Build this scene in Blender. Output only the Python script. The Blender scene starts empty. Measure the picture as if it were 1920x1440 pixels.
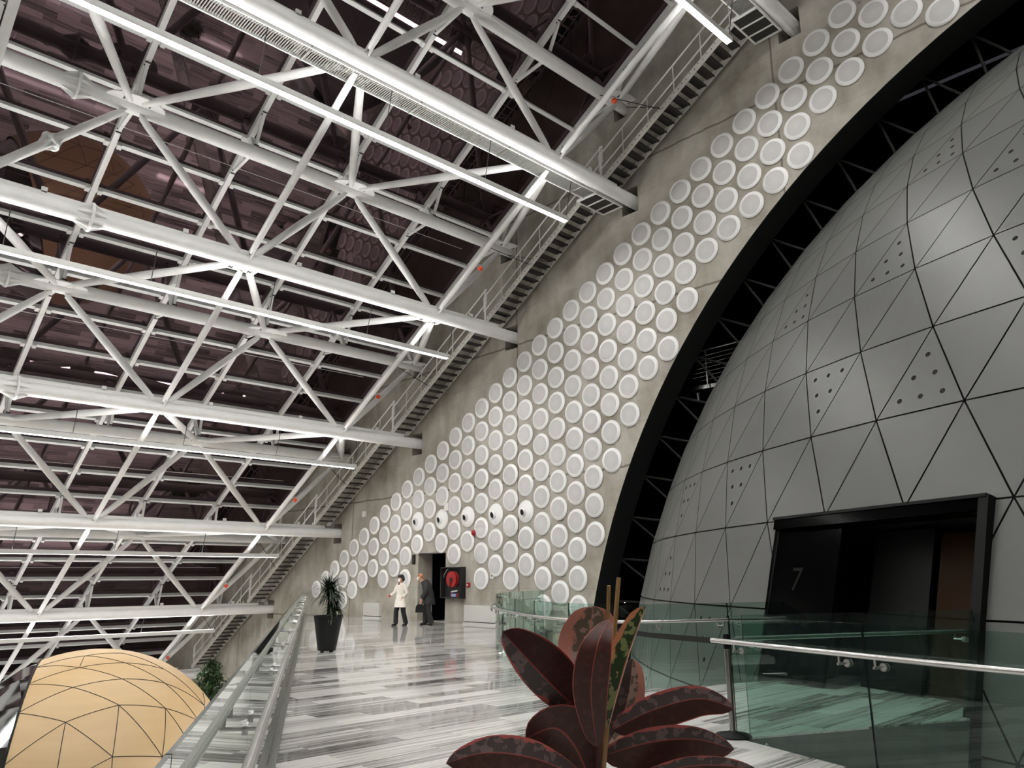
import bpy, bmesh, math, random
from mathutils import Vector as V, Matrix
random.seed(7)
sc = bpy.context.scene
COL = sc.collection
PI = math.pi

# ------------------------------------------------------------------ camera
FPX = 1430.207
CAM = V((18.868, -18.518, 1.599))
R0, R1, R2 = CAM_ROWS = (V((0.68673798, 0.72688789, -0.00499444)),
                         V((-0.1823435, 0.16561241, -0.96918697)),
                         V((-0.70366313, 0.6664882, 0.24627561)))
cd = bpy.data.cameras.new('camera'); co = bpy.data.objects.new('camera', cd); COL.objects.link(co)
cd.sensor_width = 36; cd.lens = 36 * FPX / 1920; cd.clip_end = 400; cd.clip_start = .05
M = Matrix(((R0.x, -R1.x, -R2.x, CAM.x), (R0.y, -R1.y, -R2.y, CAM.y), (R0.z, -R1.z, -R2.z, CAM.z), (0, 0, 0, 1)))
co.matrix_world = M
sc.camera = co
def ray(u, v):
    return (R0 * ((u - 960) / FPX) + R1 * ((v - 720) / FPX) + R2)
def at(u, v, depth):                      # a point at a given depth along the line of sight
    return CAM + ray(u, v) * depth

# ------------------------------------------------------------------ materials
def nmat(name):
    m = bpy.data.materials.new(name); m.use_nodes = True
    return m, m.node_tree.nodes, m.node_tree.links, m.node_tree.nodes['Principled BSDF']
def flat(name, col, rough=.5, metal=0, spec=.5, emit=None, es=0, noise=0, nscale=6):
    m, N, L, b = nmat(name)
    b.inputs['Roughness'].default_value = rough; b.inputs['Metallic'].default_value = metal
    b.inputs['Specular IOR Level'].default_value = spec
    b.inputs['Base Color'].default_value = (*col, 1)
    if noise:
        tc = N.new('ShaderNodeTexCoord'); n = N.new('ShaderNodeTexNoise'); n.inputs['Scale'].default_value = nscale
        n.inputs['Detail'].default_value = 5
        r = N.new('ShaderNodeValToRGB'); L.new(tc.outputs['Object'], n.inputs['Vector']); L.new(n.outputs['Fac'], r.inputs['Fac'])
        e = r.color_ramp.elements
        e[0].position = .3; e[1].position = .7
        e[0].color = (*[c * (1 - noise) for c in col], 1); e[1].color = (*[min(1, c * (1 + noise)) for c in col], 1)
        L.new(r.outputs['Color'], b.inputs['Base Color'])
    if emit:
        b.inputs['Emission Color'].default_value = (*emit, 1); b.inputs['Emission Strength'].default_value = es
    return m
def mth(N, L, op, a, b=None, c=None):
    n = N.new('ShaderNodeMath'); n.operation = op
    for i, x in enumerate((a, b, c)):
        if x is None: continue
        if isinstance(x, (int, float)): n.inputs[i].default_value = x
        else: L.new(x, n.inputs[i])
    return n.outputs[0]
def mixc(N, L, f, a, b, mode='MIX'):
    n = N.new('ShaderNodeMix'); n.data_type = 'RGBA'; n.blend_type = mode
    for s, x in ((n.inputs[0], f), (n.inputs[6], a), (n.inputs[7], b)):
        if isinstance(x, (int, float)): s.default_value = x
        elif isinstance(x, tuple): s.default_value = (*x, 1)
        else: L.new(x, s)
    return n.outputs[2]

def concrete():
    m, N, L, b = nmat('board_marked_concrete')
    tc = N.new('ShaderNodeTexCoord'); sp = N.new('ShaderNodeSeparateXYZ'); L.new(tc.outputs['Object'], sp.inputs[0])
    n1 = N.new('ShaderNodeTexNoise'); n1.inputs['Scale'].default_value = .5; n1.inputs['Detail'].default_value = 8; n1.inputs['Roughness'].default_value = .65
    L.new(tc.outputs['Object'], n1.inputs['Vector'])
    mp = N.new('ShaderNodeMapping'); mp.inputs['Scale'].default_value = (1.5, 1.5, .55); L.new(tc.outputs['Object'], mp.inputs['Vector'])
    n2 = N.new('ShaderNodeTexNoise'); n2.inputs['Scale'].default_value = 1.3; n2.inputs['Detail'].default_value = 6; L.new(mp.outputs[0], n2.inputs['Vector'])
    r = N.new('ShaderNodeValToRGB'); e = r.color_ramp.elements
    e[0].position = .36; e[0].color = (.235, .21, .17, 1); e[1].position = .62; e[1].color = (.46, .435, .385, 1)
    L.new(mth(N, L, 'ADD', mth(N, L, 'MULTIPLY', n1.outputs['Fac'], .7), mth(N, L, 'MULTIPLY', n2.outputs['Fac'], .3)), r.inputs['Fac'])
    # pour joints every 4.97 m up and 10.64 m along, slightly wavy
    wob = mth(N, L, 'MULTIPLY', mth(N, L, 'SUBTRACT', n2.outputs['Fac'], .5), .12)
    def line(co_, off, per, w):
        t = mth(N, L, 'DIVIDE', mth(N, L, 'ADD', mth(N, L, 'SUBTRACT', co_, off), wob), per)
        d = mth(N, L, 'ABSOLUTE', mth(N, L, 'SUBTRACT', mth(N, L, 'SUBTRACT', t, mth(N, L, 'FLOOR', t)), .5))
        return mth(N, L, 'GREATER_THAN', d, .5 - w / per)
    hz = line(sp.outputs['Z'], 4.9, 4.97, .035); vz = line(sp.outputs['X'], -.4, 10.64, .03)
    hz2 = line(sp.outputs['Z'], 1.25, 2.485, .008)
    c1 = mixc(N, L, mth(N, L, 'MULTIPLY', mth(N, L, 'MAXIMUM', hz, vz), .65), r.outputs['Color'], (.07, .055, .04))
    c2 = mixc(N, L, mth(N, L, 'MULTIPLY', hz2, .3), c1, (.1, .08, .06))
    # little form-tie holes and blotches
    v = N.new('ShaderNodeTexVoronoi'); v.inputs['Scale'].default_value = .9; L.new(tc.outputs['Object'], v.inputs['Vector'])
    dot = mth(N, L, 'LESS_THAN', v.outputs['Distance'], .035)
    c3 = mixc(N, L, mth(N, L, 'MULTIPLY', dot, .6), c2, (.12, .1, .08))
    L.new(c3, b.inputs['Base Color']); b.inputs['Roughness'].default_value = .75; b.inputs['Specular IOR Level'].default_value = .25
    bp = N.new('ShaderNodeBump'); bp.inputs['Strength'].default_value = .25; bp.inputs['Distance'].default_value = .02
    L.new(n2.outputs['Fac'], bp.inputs['Height']); L.new(bp.outputs[0], b.inputs['Normal'])
    return m
def marble():
    m, N, L, b = nmat('striped_grey_marble')
    tc = N.new('ShaderNodeTexCoord'); mp = N.new('ShaderNodeMapping'); mp.inputs['Rotation'].default_value = (0, 0, PI / 2)
    L.new(tc.outputs['Object'], mp.inputs['Vector'])
    br = N.new('ShaderNodeTexBrick'); L.new(mp.outputs[0], br.inputs['Vector'])
    br.inputs['Scale'].default_value = 1; br.inputs['Brick Width'].default_value = 1.5; br.inputs['Row Height'].default_value = .3
    br.inputs['Mortar Size'].default_value = .0012; br.offset = .37
    br.inputs['Color1'].default_value = (0, 0, 0, 1); br.inputs['Color2'].default_value = (1, 1, 1, 1); br.inputs['Mortar'].default_value = (.3, .3, .3, 1)
    bw = N.new('ShaderNodeRGBToBW'); L.new(br.outputs['Color'], bw.inputs[0])
    sp = N.new('ShaderNodeSeparateXYZ'); L.new(mp.outputs[0], sp.inputs[0])
    cb = N.new('ShaderNodeCombineXYZ')
    L.new(mth(N, L, 'ADD', mth(N, L, 'MULTIPLY', sp.outputs['X'], .30), mth(N, L, 'MULTIPLY', bw.outputs[0], 37)), cb.inputs[0])
    L.new(mth(N, L, 'ADD', mth(N, L, 'MULTIPLY', sp.outputs['Y'], 15), mth(N, L, 'MULTIPLY', bw.outputs[0], 91)), cb.inputs[1])
    n = N.new('ShaderNodeTexNoise'); n.inputs['Scale'].default_value = 1; n.inputs['Detail'].default_value = 7; n.inputs['Roughness'].default_value = .78
    L.new(cb.outputs[0], n.inputs['Vector'])
    f = mth(N, L, 'ADD', mth(N, L, 'MULTIPLY', n.outputs['Fac'], .8), mth(N, L, 'MULTIPLY', bw.outputs[0], .2))
    r = N.new('ShaderNodeValToRGB'); e = r.color_ramp.elements
    e[0].position = .38; e[0].color = (.10, .097, .094, 1); e[1].position = .60; e[1].color = (.70, .68, .65, 1)
    x = e.new(.45); x.color = (.34, .33, .315, 1); x = e.new(.52); x.color = (.56, .545, .52, 1)
    L.new(f, r.inputs['Fac']); L.new(r.outputs['Color'], b.inputs['Base Color'])
    b.inputs['Roughness'].default_value = .065; b.inputs['Specular IOR Level'].default_value = .5
    return m
def glass_dark():
    m, N, L, b = nmat('night_black_roof_glass')
    b.inputs['Base Color'].default_value = (.006, .0045, .005, 1); b.inputs['Roughness'].default_value = .03
    g = N.new('ShaderNodeBsdfGlossy'); g.inputs['Color'].default_value = (.092, .062, .071, 1); g.inputs['Roughness'].default_value = .012
    d = N.new('ShaderNodeBsdfDiffuse'); d.inputs['Color'].default_value = (.008, .006, .006, 1)
    a = N.new('ShaderNodeAddShader'); L.new(g.outputs[0], a.inputs[0]); L.new(d.outputs[0], a.inputs[1])
    N.remove(b); L.new(a.outputs[0], N['Material Output'].inputs['Surface'])
    return m
def glass_clear(name, tint, refl=1.0):
    m, N, L, b = nmat(name)
    t = N.new('ShaderNodeBsdfTransparent'); t.inputs['Color'].default_value = (*tint, 1)
    g = N.new('ShaderNodeBsdfGlossy'); g.inputs['Roughness'].default_value = 0.0; g.inputs['Color'].default_value = (.95, 1, .98, 1)
    fr = N.new('ShaderNodeFresnel'); ge = N.new('ShaderNodeNewGeometry')      # same 1.5 on the way in and out
    L.new(mth(N, L, 'SUBTRACT', 1.5, mth(N, L, 'MULTIPLY', ge.outputs['Backfacing'], 1.5 - 1 / 1.5)), fr.inputs['IOR'])
    mx = N.new('ShaderNodeMixShader'); L.new(mth(N, L, 'MINIMUM', mth(N, L, 'MULTIPLY', fr.outputs[0], refl), 1.0), mx.inputs[0])
    L.new(t.outputs[0], mx.inputs[1]); L.new(g.outputs[0], mx.inputs[2])
    N.remove(b); L.new(mx.outputs[0], N['Material Output'].inputs['Surface'])
    return m
def wood(name, a, c, scale, rot=0, spec=.4):
    m, N, L, b = nmat(name)
    tc = N.new('ShaderNodeTexCoord'); mp = N.new('ShaderNodeMapping'); mp.inputs['Scale'].default_value = scale; mp.inputs['Rotation'].default_value = (0, rot, 0)
    L.new(tc.outputs['Object'], mp.inputs['Vector'])
    n = N.new('ShaderNodeTexNoise'); n.inputs['Scale'].default_value = 1.5; n.inputs['Detail'].default_value = 6; L.new(mp.outputs[0], n.inputs['Vector'])
    L.new(mixc(N, L, n.outputs['Fac'], a, c), b.inputs['Base Color'])
    b.inputs['Roughness'].default_value = .45; b.inputs['Specular IOR Level'].default_value = spec
    return m
def leafmat(name, centre, mid, edge, pat=.55):
    # u (0..1) runs across the leaf, v along it; colour belongs to the blade
    m, N, L, b = nmat(name)
    at_ = N.new('ShaderNodeAttribute'); at_.attribute_name = 'leaf'; sp = N.new('ShaderNodeSeparateXYZ'); L.new(at_.outputs['Vector'], sp.inputs[0])
    d = mth(N, L, 'ABSOLUTE', sp.outputs['X'])
    tc = N.new('ShaderNodeTexCoord'); n = N.new('ShaderNodeTexNoise'); n.inputs['Scale'].default_value = 26; n.inputs['Detail'].default_value = 3
    L.new(tc.outputs['Object'], n.inputs['Vector'])
    s = mth(N, L, 'ADD', d, mth(N, L, 'MULTIPLY', mth(N, L, 'SUBTRACT', n.outputs['Fac'], .5), 1.1))
    r = N.new('ShaderNodeValToRGB'); e = r.color_ramp.elements; r.color_ramp.interpolation = 'EASE'
    e[0].position = pat; e[0].color = (0, 0, 0, 1); e[1].position = pat + .1; e[1].color = (1, 1, 1, 1); L.new(s, r.inputs['Fac'])
    n2 = N.new('ShaderNodeTexNoise'); n2.inputs['Scale'].default_value = 45; L.new(tc.outputs['Object'], n2.inputs['Vector'])
    inner = mixc(N, L, mth(N, L, 'GREATER_THAN', n2.outputs['Fac'], .55), centre, mid)
    rim = mth(N, L, 'GREATER_THAN', d, .95)
    mr = mth(N, L, 'LESS_THAN', d, .035)
    c = mixc(N, L, mth(N, L, 'MAXIMUM', r.outputs['Color'], rim), inner, edge)
    c = mixc(N, L, mth(N, L, 'MULTIPLY', mr, .6), c, edge)
    L.new(c, b.inputs['Base Color']); b.inputs['Roughness'].default_value = .45; b.inputs['Specular IOR Level'].default_value = .3
    return m
def discface():
    m, N, L, b = nmat('white_perforated_metal')
    tc = N.new('ShaderNodeTexCoord'); v = N.new('ShaderNodeTexVoronoi'); v.inputs['Scale'].default_value = 55; v.inputs['Randomness'].default_value = 0
    L.new(tc.outputs['Object'], v.inputs['Vector'])
    h = mth(N, L, 'LESS_THAN', v.outputs['Distance'], .28)
    L.new(mixc(N, L, h, (.60, .59, .585), (.36, .355, .35)), b.inputs['Base Color']); b.inputs['Roughness'].default_value = .6
    return m

MT = dict(
    concrete=concrete(), marble=marble(), roofglass=glass_dark(),
    steel=flat('white_painted_steel', (.86, .857, .845), .45, noise=.04, nscale=3),
    steel2=flat('offwhite_painted_steel', (.82, .815, .80), .5),
    stairsteel=flat('cream_painted_steel', (.72, .705, .66), .5, noise=.06, nscale=4),
    white=flat('bright_white_paint', (.84, .84, .83), .4),
    grate=flat('galvanised_grating', (.30, .295, .28), .45, .5, noise=.15, nscale=40),
    darkgrate=flat('dark_step_grating', (.07, .065, .06), .5, .4),
    bolt=flat('dark_bolt_heads', (.03, .03, .03), .4, .5),
    rim=flat('white_disc_rim', (.84, .835, .825), .5), face=discface(),
    hole=flat('black_hole', (.004, .004, .004), .9),
    dome=flat('grey_coated_metal', (.108, .110, .105), .42, .15, .5, noise=.05, nscale=.8),
    dome2=flat('bluish_grey_coated_metal', (.17, .172, .176), .34, .25, .5, noise=.05, nscale=.8),
    seam=flat('black_seam', (.004, .004, .004), .8),
    black=flat('black_paint', (.006, .006, .006), .6),
    blacksteel=flat('black_painted_steel', (.016, .016, .015), .6, spec=.2),
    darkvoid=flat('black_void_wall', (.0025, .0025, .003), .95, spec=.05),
    frame=flat('dark_bronze_frame', (.0045, .005, .0047), .5, .0, spec=.15),
    doorblack=flat('gloss_black_door', (.0012, .0013, .0013), .12, spec=.02),
    doorbrown=wood('dark_brown_wood_door', (.018, .0075, .0022), (.028, .012, .0035), (1, 1, .2), spec=.08),
    doorgrey=flat('dark_grey_reflection', (.009, .0092, .009), .5, spec=.15),
    digit=flat('grey_door_digit', (.0065, .007, .0066), .5, spec=.06),
    chrome=flat('brushed_stainless', (.58, .57, .55), .27, .92),
    chromed=flat('dark_chrome', (.30, .30, .29), .18, 1.0),
    glass=glass_clear('clear_grey_glass', (.975, .985, .975), 2.5),
    glassg=glass_clear('green_tinted_glass', (.76, .87, .83), 1.0),
    gedge=flat('glass_edge_dark', (.01, .02, .018), .15),
    alu=flat('light_strip_aluminium', (.62, .62, .6), .4, .3),
    led=flat('led_diffuser', (.9, .9, .9), .5, emit=(1, .985, .96), es=30),
    ledtop=flat('led_uplight', (.9, .9, .9), .5, emit=(1, .985, .96), es=10),
    red=flat('red_plastic', (.30, .008, .008), .5), orange=flat('orange_red_lens', (.75, .07, .02), .3),
    wooddome=wood('pale_veneer', (.33, .22, .108), (.41, .285, .147), (.25, .25, 3)),
    mirror=flat('mirror_glass_facets', (.42, .43, .43), .04, 1.0),
    pot=flat('black_planter', (.004, .0045, .0045), .5, spec=.3), soil=flat('potting_soil', (.03, .02, .012), .9, noise=.4, nscale=40),
    dracaena=flat('dark_green_strap_leaf', (.018, .032, .014), .45, noise=.5, nscale=8),
    bark=flat('brown_bark', (.06, .04, .025), .8, noise=.3, nscale=30),
    treeleaf=flat('deep_green_leaf', (.02, .05, .012), .45, noise=.5, nscale=5),
    stake=wood('bamboo_stake', (.30, .17, .07), (.42, .26, .11), (3, 3, 8)),
    skin=flat('skin', (.50, .28, .19), .5), hair=flat('black_hair', (.006, .005, .005), .5), hair2=flat('reddish_grey_hair', (.33, .14, .07), .6),
    mask=flat('white_face_mask', (.82, .82, .82), .7), coat=flat('cream_trench_coat', (.74, .69, .62), .7, noise=.06, nscale=9),
    dark=flat('black_trousers', (.007, .0065, .007), .7), suit=flat('charcoal_overcoat', (.016, .016, .0175), .75, noise=.2, nscale=12),
    scarf=flat('dark_red_scarf', (.08, .012, .012), .7), glove=flat('red_glove', (.35, .02, .03), .6), shoe=flat('black_shoe', (.008, .007, .007), .3),
    bag=flat('black_leather_bag', (.012, .012, .012), .35), panelw=flat('pale_grey_panel', (.52, .51, .485), .5),
    plastic=flat('white_plastic', (.75, .74, .71), .4), blue=flat('blue_plastic', (.02, .12, .55), .35), paper=flat('white_label', (.8, .8, .8), .6),
    belt=flat('black_webbing', (.006, .006, .006), .8), deckside=flat('grey_slab_fascia', (.13, .14, .135), .3, noise=.15, nscale=4),
    stem=flat('red_brown_stem', (.10, .03, .025), .5),
)
LEAF = dict(
    maroon=leafmat('maroon_leaf_underside', (.040, .0075, .0075), (.055, .012, .011), (.33, .03, .028), 1.0),
    maroon2=leafmat('brown_leaf_underside', (.068, .024, .018), (.088, .032, .024), (.45, .09, .07), 1.0),
    pink=leafmat('pink_grey_variegated_leaf', (.22, .195, .15), (.60, .46, .40), (.88, .42, .34), .42),
    green=leafmat('green_cream_variegated_leaf', (.022, .045, .012), (.22, .25, .09), (.62, .24, .11), .62),
    grey=leafmat('grey_mauve_variegated_leaf', (.075, .058, .055), (.16, .115, .11), (.46, .11, .10), .80),
)

# ------------------------------------------------------------------ mesh building
def frame_of(d):
    d = d.normalized(); a = V((0, 0, 1)) if abs(d.z) < .95 else V((1, 0, 0))
    x = d.cross(a).normalized(); y = d.cross(x).normalized()
    return x, y
class MB:
    def __init__(s): s.v = []; s.f = []; s.mi = []; s.m = 0
    def add(s, vs, fs):
        o = len(s.v); s.v += [V(x) for x in vs]
        for f in fs: s.f.append([i + o for i in f]); s.mi.append(s.m)
        return s
    def box(s, c, size, x=V((1, 0, 0)), y=V((0, 1, 0)), z=V((0, 0, 1))):
        c = V(c); a, b, d = (V(x) * size[0] / 2, V(y) * size[1] / 2, V(z) * size[2] / 2)
        return s.add([c - a - b - d, c + a - b - d, c + a + b - d, c - a + b - d, c - a - b + d, c + a - b + d, c + a + b + d, c - a + b + d],
                     [(0, 3, 2, 1), (4, 5, 6, 7), (0, 1, 5, 4), (1, 2, 6, 5), (2, 3, 7, 6), (3, 0, 4, 7)])
    def bar(s, p0, p1, w, h, up=V((0, 0, 1))):      # a rectangular bar from p0 to p1
        p0, p1 = V(p0), V(p1); d = (p1 - p0); l = d.length; d.normalize()
        x = d.cross(up).normalized(); z = x.cross(d).normalized()
        return s.box((p0 + p1) / 2, (w, l, h), x, d, z)
    def tube(s, pts, r, n=12, cap=True):            # r a number or one per point
        pts = [V(p) for p in pts]; k = len(pts)
        rs = r if isinstance(r, (list, tuple)) else [r] * k
        o = len(s.v); x = None
        for i, p in enumerate(pts):
            d = (pts[min(i + 1, k - 1)] - pts[max(i - 1, 0)]).normalized()
            if x is None: x, y = frame_of(d)
            else:
                x = (x - d * x.dot(d)).normalized(); y = d.cross(x).normalized()
            for j in range(n):
                a = 2 * PI * j / n; s.v.append(p + (x * math.cos(a) + y * math.sin(a)) * rs[i])
        for i in range(k - 1):
            for j in range(n):
                a, b = o + i * n + j, o + i * n + (j + 1) % n
                s.f.append([a, b, b + n, a + n]); s.mi.append(s.m)
        if cap:
            s.f.append([o + j for j in range(n)]); s.mi.append(s.m)
            s.f.append([o + (k - 1) * n + j for j in reversed(range(n))]); s.mi.append(s.m)
        return s
    def lathe(s, c, axis, prof, n=24, x=None):      # prof: (radius, height along axis)
        c = V(c); axis = V(axis).normalized(); ax, ay = frame_of(axis)
        o = len(s.v)
        for r, h in prof:
            for j in range(n):
                a = 2 * PI * j / n; s.v.append(c + axis * h + (ax * math.cos(a) + ay * math.sin(a)) * r)
        for i in range(len(prof) - 1):
            for j in range(n):
                a, b = o + i * n + j, o + i * n + (j + 1) % n
                s.f.append([a, b, b + n, a + n]); s.mi.append(s.m)
        s.f.append([o + j for j in reversed(range(n))]); s.mi.append(s.m)
        s.f.append([o + (len(prof) - 1) * n + j for j in range(n)]); s.mi.append(s.m)
        return s
    def prism(s, poly, d):                          # a flat polygon pushed along d
        n = len(poly); d = V(d)
        return s.add([V(p) for p in poly] + [V(p) + d for p in poly],
                     [list(range(n - 1, -1, -1)), list(range(n, 2 * n))] + [(i, (i + 1) % n, n + (i + 1) % n, n + i) for i in range(n)])
    def sphere(s, c, r, n=14, m=9, sc_=(1, 1, 1)):
        c = V(c); o = len(s.v)
        for i in range(m + 1):
            t = PI * i / m
            for j in range(n):
                a = 2 * PI * j / n
                s.v.append(c + V((math.sin(t) * math.cos(a) * r * sc_[0], math.sin(t) * math.sin(a) * r * sc_[1], math.cos(t) * r * sc_[2])))
        for i in range(m):
            for j in range(n):
                a, b = o + i * n + j, o + i * n + (j + 1) % n
                s.f.append([a, a + n, b + n, b]); s.mi.append(s.m)
        return s
    def mesh(s, name, mats, off=V((0, 0, 0)), smooth=False):
        me = bpy.data.meshes.new(name)
        me.from_pydata([tuple(p - off) for p in s.v], [], s.f)
        for m in (mats if isinstance(mats, (list, tuple)) else [mats]): me.materials.append(m)
        me.polygons.foreach_set('material_index', s.mi)
        bm = bmesh.new(); bm.from_mesh(me); bmesh.ops.remove_doubles(bm, verts=bm.verts, dist=1e-5)
        bmesh.ops.recalc_face_normals(bm, faces=bm.faces); bm.to_mesh(me); bm.free()
        if smooth:
            me.polygons.foreach_set('use_smooth', [True] * len(me.polygons))
            try: me.set_sharp_from_angle(angle=math.radians(40))
            except Exception: pass
        me.update(); return me
    def build(s, name, mats, parent=None, smooth=False, base=None):
        off = V(base) if base is not None else (parent_base(parent) if parent else centre(s.v))
        o = bpy.data.objects.new(name, s.mesh(name, mats, off, smooth)); COL.objects.link(o)
        if parent: o.parent = parent
        else: o.location = off
        return o
def centre(vs):
    return V([(min(p[i] for p in vs) + max(p[i] for p in vs)) / 2 for i in range(3)])
def parent_base(o):
    p = V((0, 0, 0))
    while o: p += o.location; o = o.parent
    return p
def tag(o, label, cat, group=None, kind=None):
    if label: o['label'] = label
    if cat: o['category'] = cat
    if group: o['group'] = group
    if kind: o['kind'] = kind
    return o
def thing(name, loc, label, cat, group=None):
    o = bpy.data.objects.new(name, None); COL.objects.link(o); o.location = loc; o.empty_display_size = .1
    return tag(o, label, cat, group)
def struct(o, label=None, cat=None):
    o['kind'] = 'structure'
    return tag(o, label, cat)
ORD = ['zeroth', 'first', 'second', 'third', 'fourth', 'fifth', 'sixth', 'seventh', 'eighth', 'ninth', 'tenth', 'eleventh', 'twelfth', 'thirteenth', 'fourteenth',
       'fifteenth', 'sixteenth', 'seventeenth', 'eighteenth', 'nineteenth', 'twentieth']
def nth(n):
    if n <= 20: return ORD[n]
    if n < 30: return 'twenty-' + ORD[n - 20]
    if n == 30: return 'thirtieth'
    return 'thirty-' + ORD[n - 30]

# ------------------------------------------------------------------ roof geometry
IN = [(16.75, 20.15), (10.877, 16.843), (5.014, 13.584), (-.671, 10.23), (-6.355, 6.97), (-12.246, 3.6), (-18.293, .145), (-24.516, -3.36)]
OU = [(16.5, 23.9), (10.72, 20.62), (4.82, 17.184), (-.943, 13.771), (-6.42, 10.266), (-11.824, 6.976), (-17.548, 3.517), (-23.837, .011)]
RK = V((.8616, 0, .5075)); RN = V((-.5075, 0, .8616)); EG = 13.2
def gp(s, y, e=EG): return RK * s + RN * e + V((0, y, 0))
PS = [14.52 - 1.685 * k for k in range(-4, 30)]           # purlins along the rake
RY = [-.26 - 3.3 * j for j in range(8)]                   # rafters out from the wall
def zroof(x, e=EG): return (e + .5075 * x) / .8616

# ------------------------------------------------------------------ the setting
def fill2d(name, outer, holes, thick, mat, to3):
    """a flat slab with holes: 2D outline -> solid of the given thickness along +local z"""
    c = bpy.data.curves.new(name, 'CURVE'); c.dimensions = '2D'; c.fill_mode = 'BOTH'; c.extrude = thick / 2
    for loop in [outer] + holes:
        s = c.splines.new('POLY'); s.points.add(len(loop) - 1); s.use_cyclic_u = True
        for p, q in zip(s.points, loop): p.co = (q[0], q[1], 0, 1)
    t = bpy.data.objects.new('outline', c); COL.objects.link(t)
    dg = bpy.context.evaluated_depsgraph_get(); me = bpy.data.meshes.new_from_object(t.evaluated_get(dg))
    bpy.data.objects.remove(t); bpy.data.curves.remove(c)
    me.name = name
    for v in me.vertices: v.co = to3(v.co)
    me.materials.clear(); me.materials.append(mat)
    bm = bmesh.new(); bm.from_mesh(me); bmesh.ops.remove_doubles(bm, verts=bm.verts, dist=1e-4)
    bmesh.ops.recalc_face_normals(bm, faces=bm.faces); bm.to_mesh(me); bm.free()
    for p in me.polygons: p.use_smooth = False
    o = bpy.data.objects.new(name, me); COL.objects.link(o)
    return o
LOW = -6.5
AX, AZ, AR = 22.9, -4.57, 20.69                           # the arch cut for the grey dome
arc = []
a0 = math.asin((LOW - AZ) / AR)
for k in range(97):
    a = (PI - a0) + (a0 * 2 - PI) * k / 96
    arc.append((AX + AR * math.cos(a), AZ + AR * math.sin(a)))
WT = .7
outer = [(-40, LOW)] + arc + [(48, LOW), (48, 38), (44, zroof(44, 13.45)), (-40, zroof(-40, 13.45))]
DX0, DX1, DH = -6.1, -4.38, 2.55
holes = [[(DX0, .001), (DX0, DH), (DX1, DH), (DX1, .001)]]
for x, z in IN[1:]: holes.append([(x - .36, z - .46), (x - .36, z + .42), (x + .3, z + .42), (x + .3, z - .46)])
for x, z in OU[1:7]: holes.append([(x - .34, z - .46), (x - .34, z + .42), (x + .3, z + .42), (x + .3, z - .46)])
w = fill2d('wall_back', outer, holes, WT, MT['concrete'], lambda p: V((p.x, WT / 2 + p.z, p.y)))
struct(w, 'tall board-marked concrete wall with an arch cut round the grey dome', 'wall')
# black lining of the arch
b = MB(); n = 96
for k in range(n + 1):
    a = (PI - a0) + (a0 * 2 - PI) * k / n
    for r, y in ((AR - .002, -.004), (AR - .002, WT + .25), (AR + .3, WT + .25)):
        b.v.append(V((AX + r * math.cos(a), y, AZ + r * math.sin(a))))
for k in range(n):
    for j in range(2):
        q = k * 3 + j; b.f.append([q, q + 1, q + 4, q + 3]); b.mi.append(0)
struct(b.build('trim_1', MT['black']), 'black lining around the inside of the arch', 'arch lining')
# black hall behind the wall
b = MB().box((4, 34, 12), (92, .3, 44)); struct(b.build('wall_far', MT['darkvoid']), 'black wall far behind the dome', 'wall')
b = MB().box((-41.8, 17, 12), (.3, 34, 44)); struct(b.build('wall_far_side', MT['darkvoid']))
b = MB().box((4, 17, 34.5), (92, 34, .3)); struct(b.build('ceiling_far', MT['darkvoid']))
# door recess
b = MB().add([(DX0, WT, 0), (DX1, WT, 0), (DX1 + .9, 5, 0), (DX0 - .9, 5, 0)], [(0, 1, 2, 3)])
struct(b.build('floor_passage', MT['deckside']), 'dim floor of the passage behind the doorway', 'floor')
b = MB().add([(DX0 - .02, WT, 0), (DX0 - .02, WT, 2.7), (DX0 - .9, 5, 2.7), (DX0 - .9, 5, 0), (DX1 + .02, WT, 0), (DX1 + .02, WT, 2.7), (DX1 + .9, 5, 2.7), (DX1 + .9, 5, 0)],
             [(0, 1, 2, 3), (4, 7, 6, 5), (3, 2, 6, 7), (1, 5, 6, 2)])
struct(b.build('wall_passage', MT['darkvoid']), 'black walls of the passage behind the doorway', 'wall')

# deck, with the opening round the dome and the bridge to its door
def catmull(P, n=8):
    out = []
    for i in range(len(P) - 1):
        p0, p1, p2, p3 = P[max(i - 1, 0)], P[i], P[i + 1], P[min(i + 2, len(P) - 1)]
        for k in range(n):
            t = k / n
            out.append(.5 * ((2 * p1) + (p2 - p0) * t + (2 * p0 - 5 * p1 + 4 * p2 - p3) * t * t + (3 * p1 - p0 - 3 * p2 + p3) * t ** 3))
    out.append(P[-1]); return out
VOID = catmull([V(p) for p in [(.9, -.02, 0), (1.6, -1.9, 0), (3.3, -4.3, 0), (5.75, -6.55, 0), (8.4, -8.25, 0), (9.9, -8.95, 0), (10.75, -9.15, 0), (11.3, -8.95, 0), (11.75, -8.3, 0), (12.2, -7.05, 0), (12.9, -5.2, 0)]], 6)
BR0, BR1 = V((14.33, -11.0, 0)), V((15.72, -7.92, 0))
NEAR = catmull([V(p) for p in [(14.3, -11.05, 0), (15.7, -11.5, 0), (17.2, -11.95, 0), (19.2, -12.35, 0), (22, -12.5, 0), (26, -12.2, 0), (31, -11, 0)]], 5)
DD, DP = V((-.8730, .4880, 0)).normalized(), V((.4880, .8730, 0)).normalized()
def bal(s, off=-7.26, z=0): return DD * s + DP * off + V((0, 0, z))
sW = ((0 - (DP * -7.26).y) / DD.y)                        # where the long balustrade meets the wall
deck2 = [tuple(bal(sW)[:2])] + [tuple(p[:2]) for p in VOID] + [(16.9, -5.2)] + [tuple(BR1[:2]), tuple(BR0[:2])] + [tuple(p[:2]) for p in NEAR] + [(34, -9), (34, -40), tuple(bal(-48)[:2])]
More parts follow.
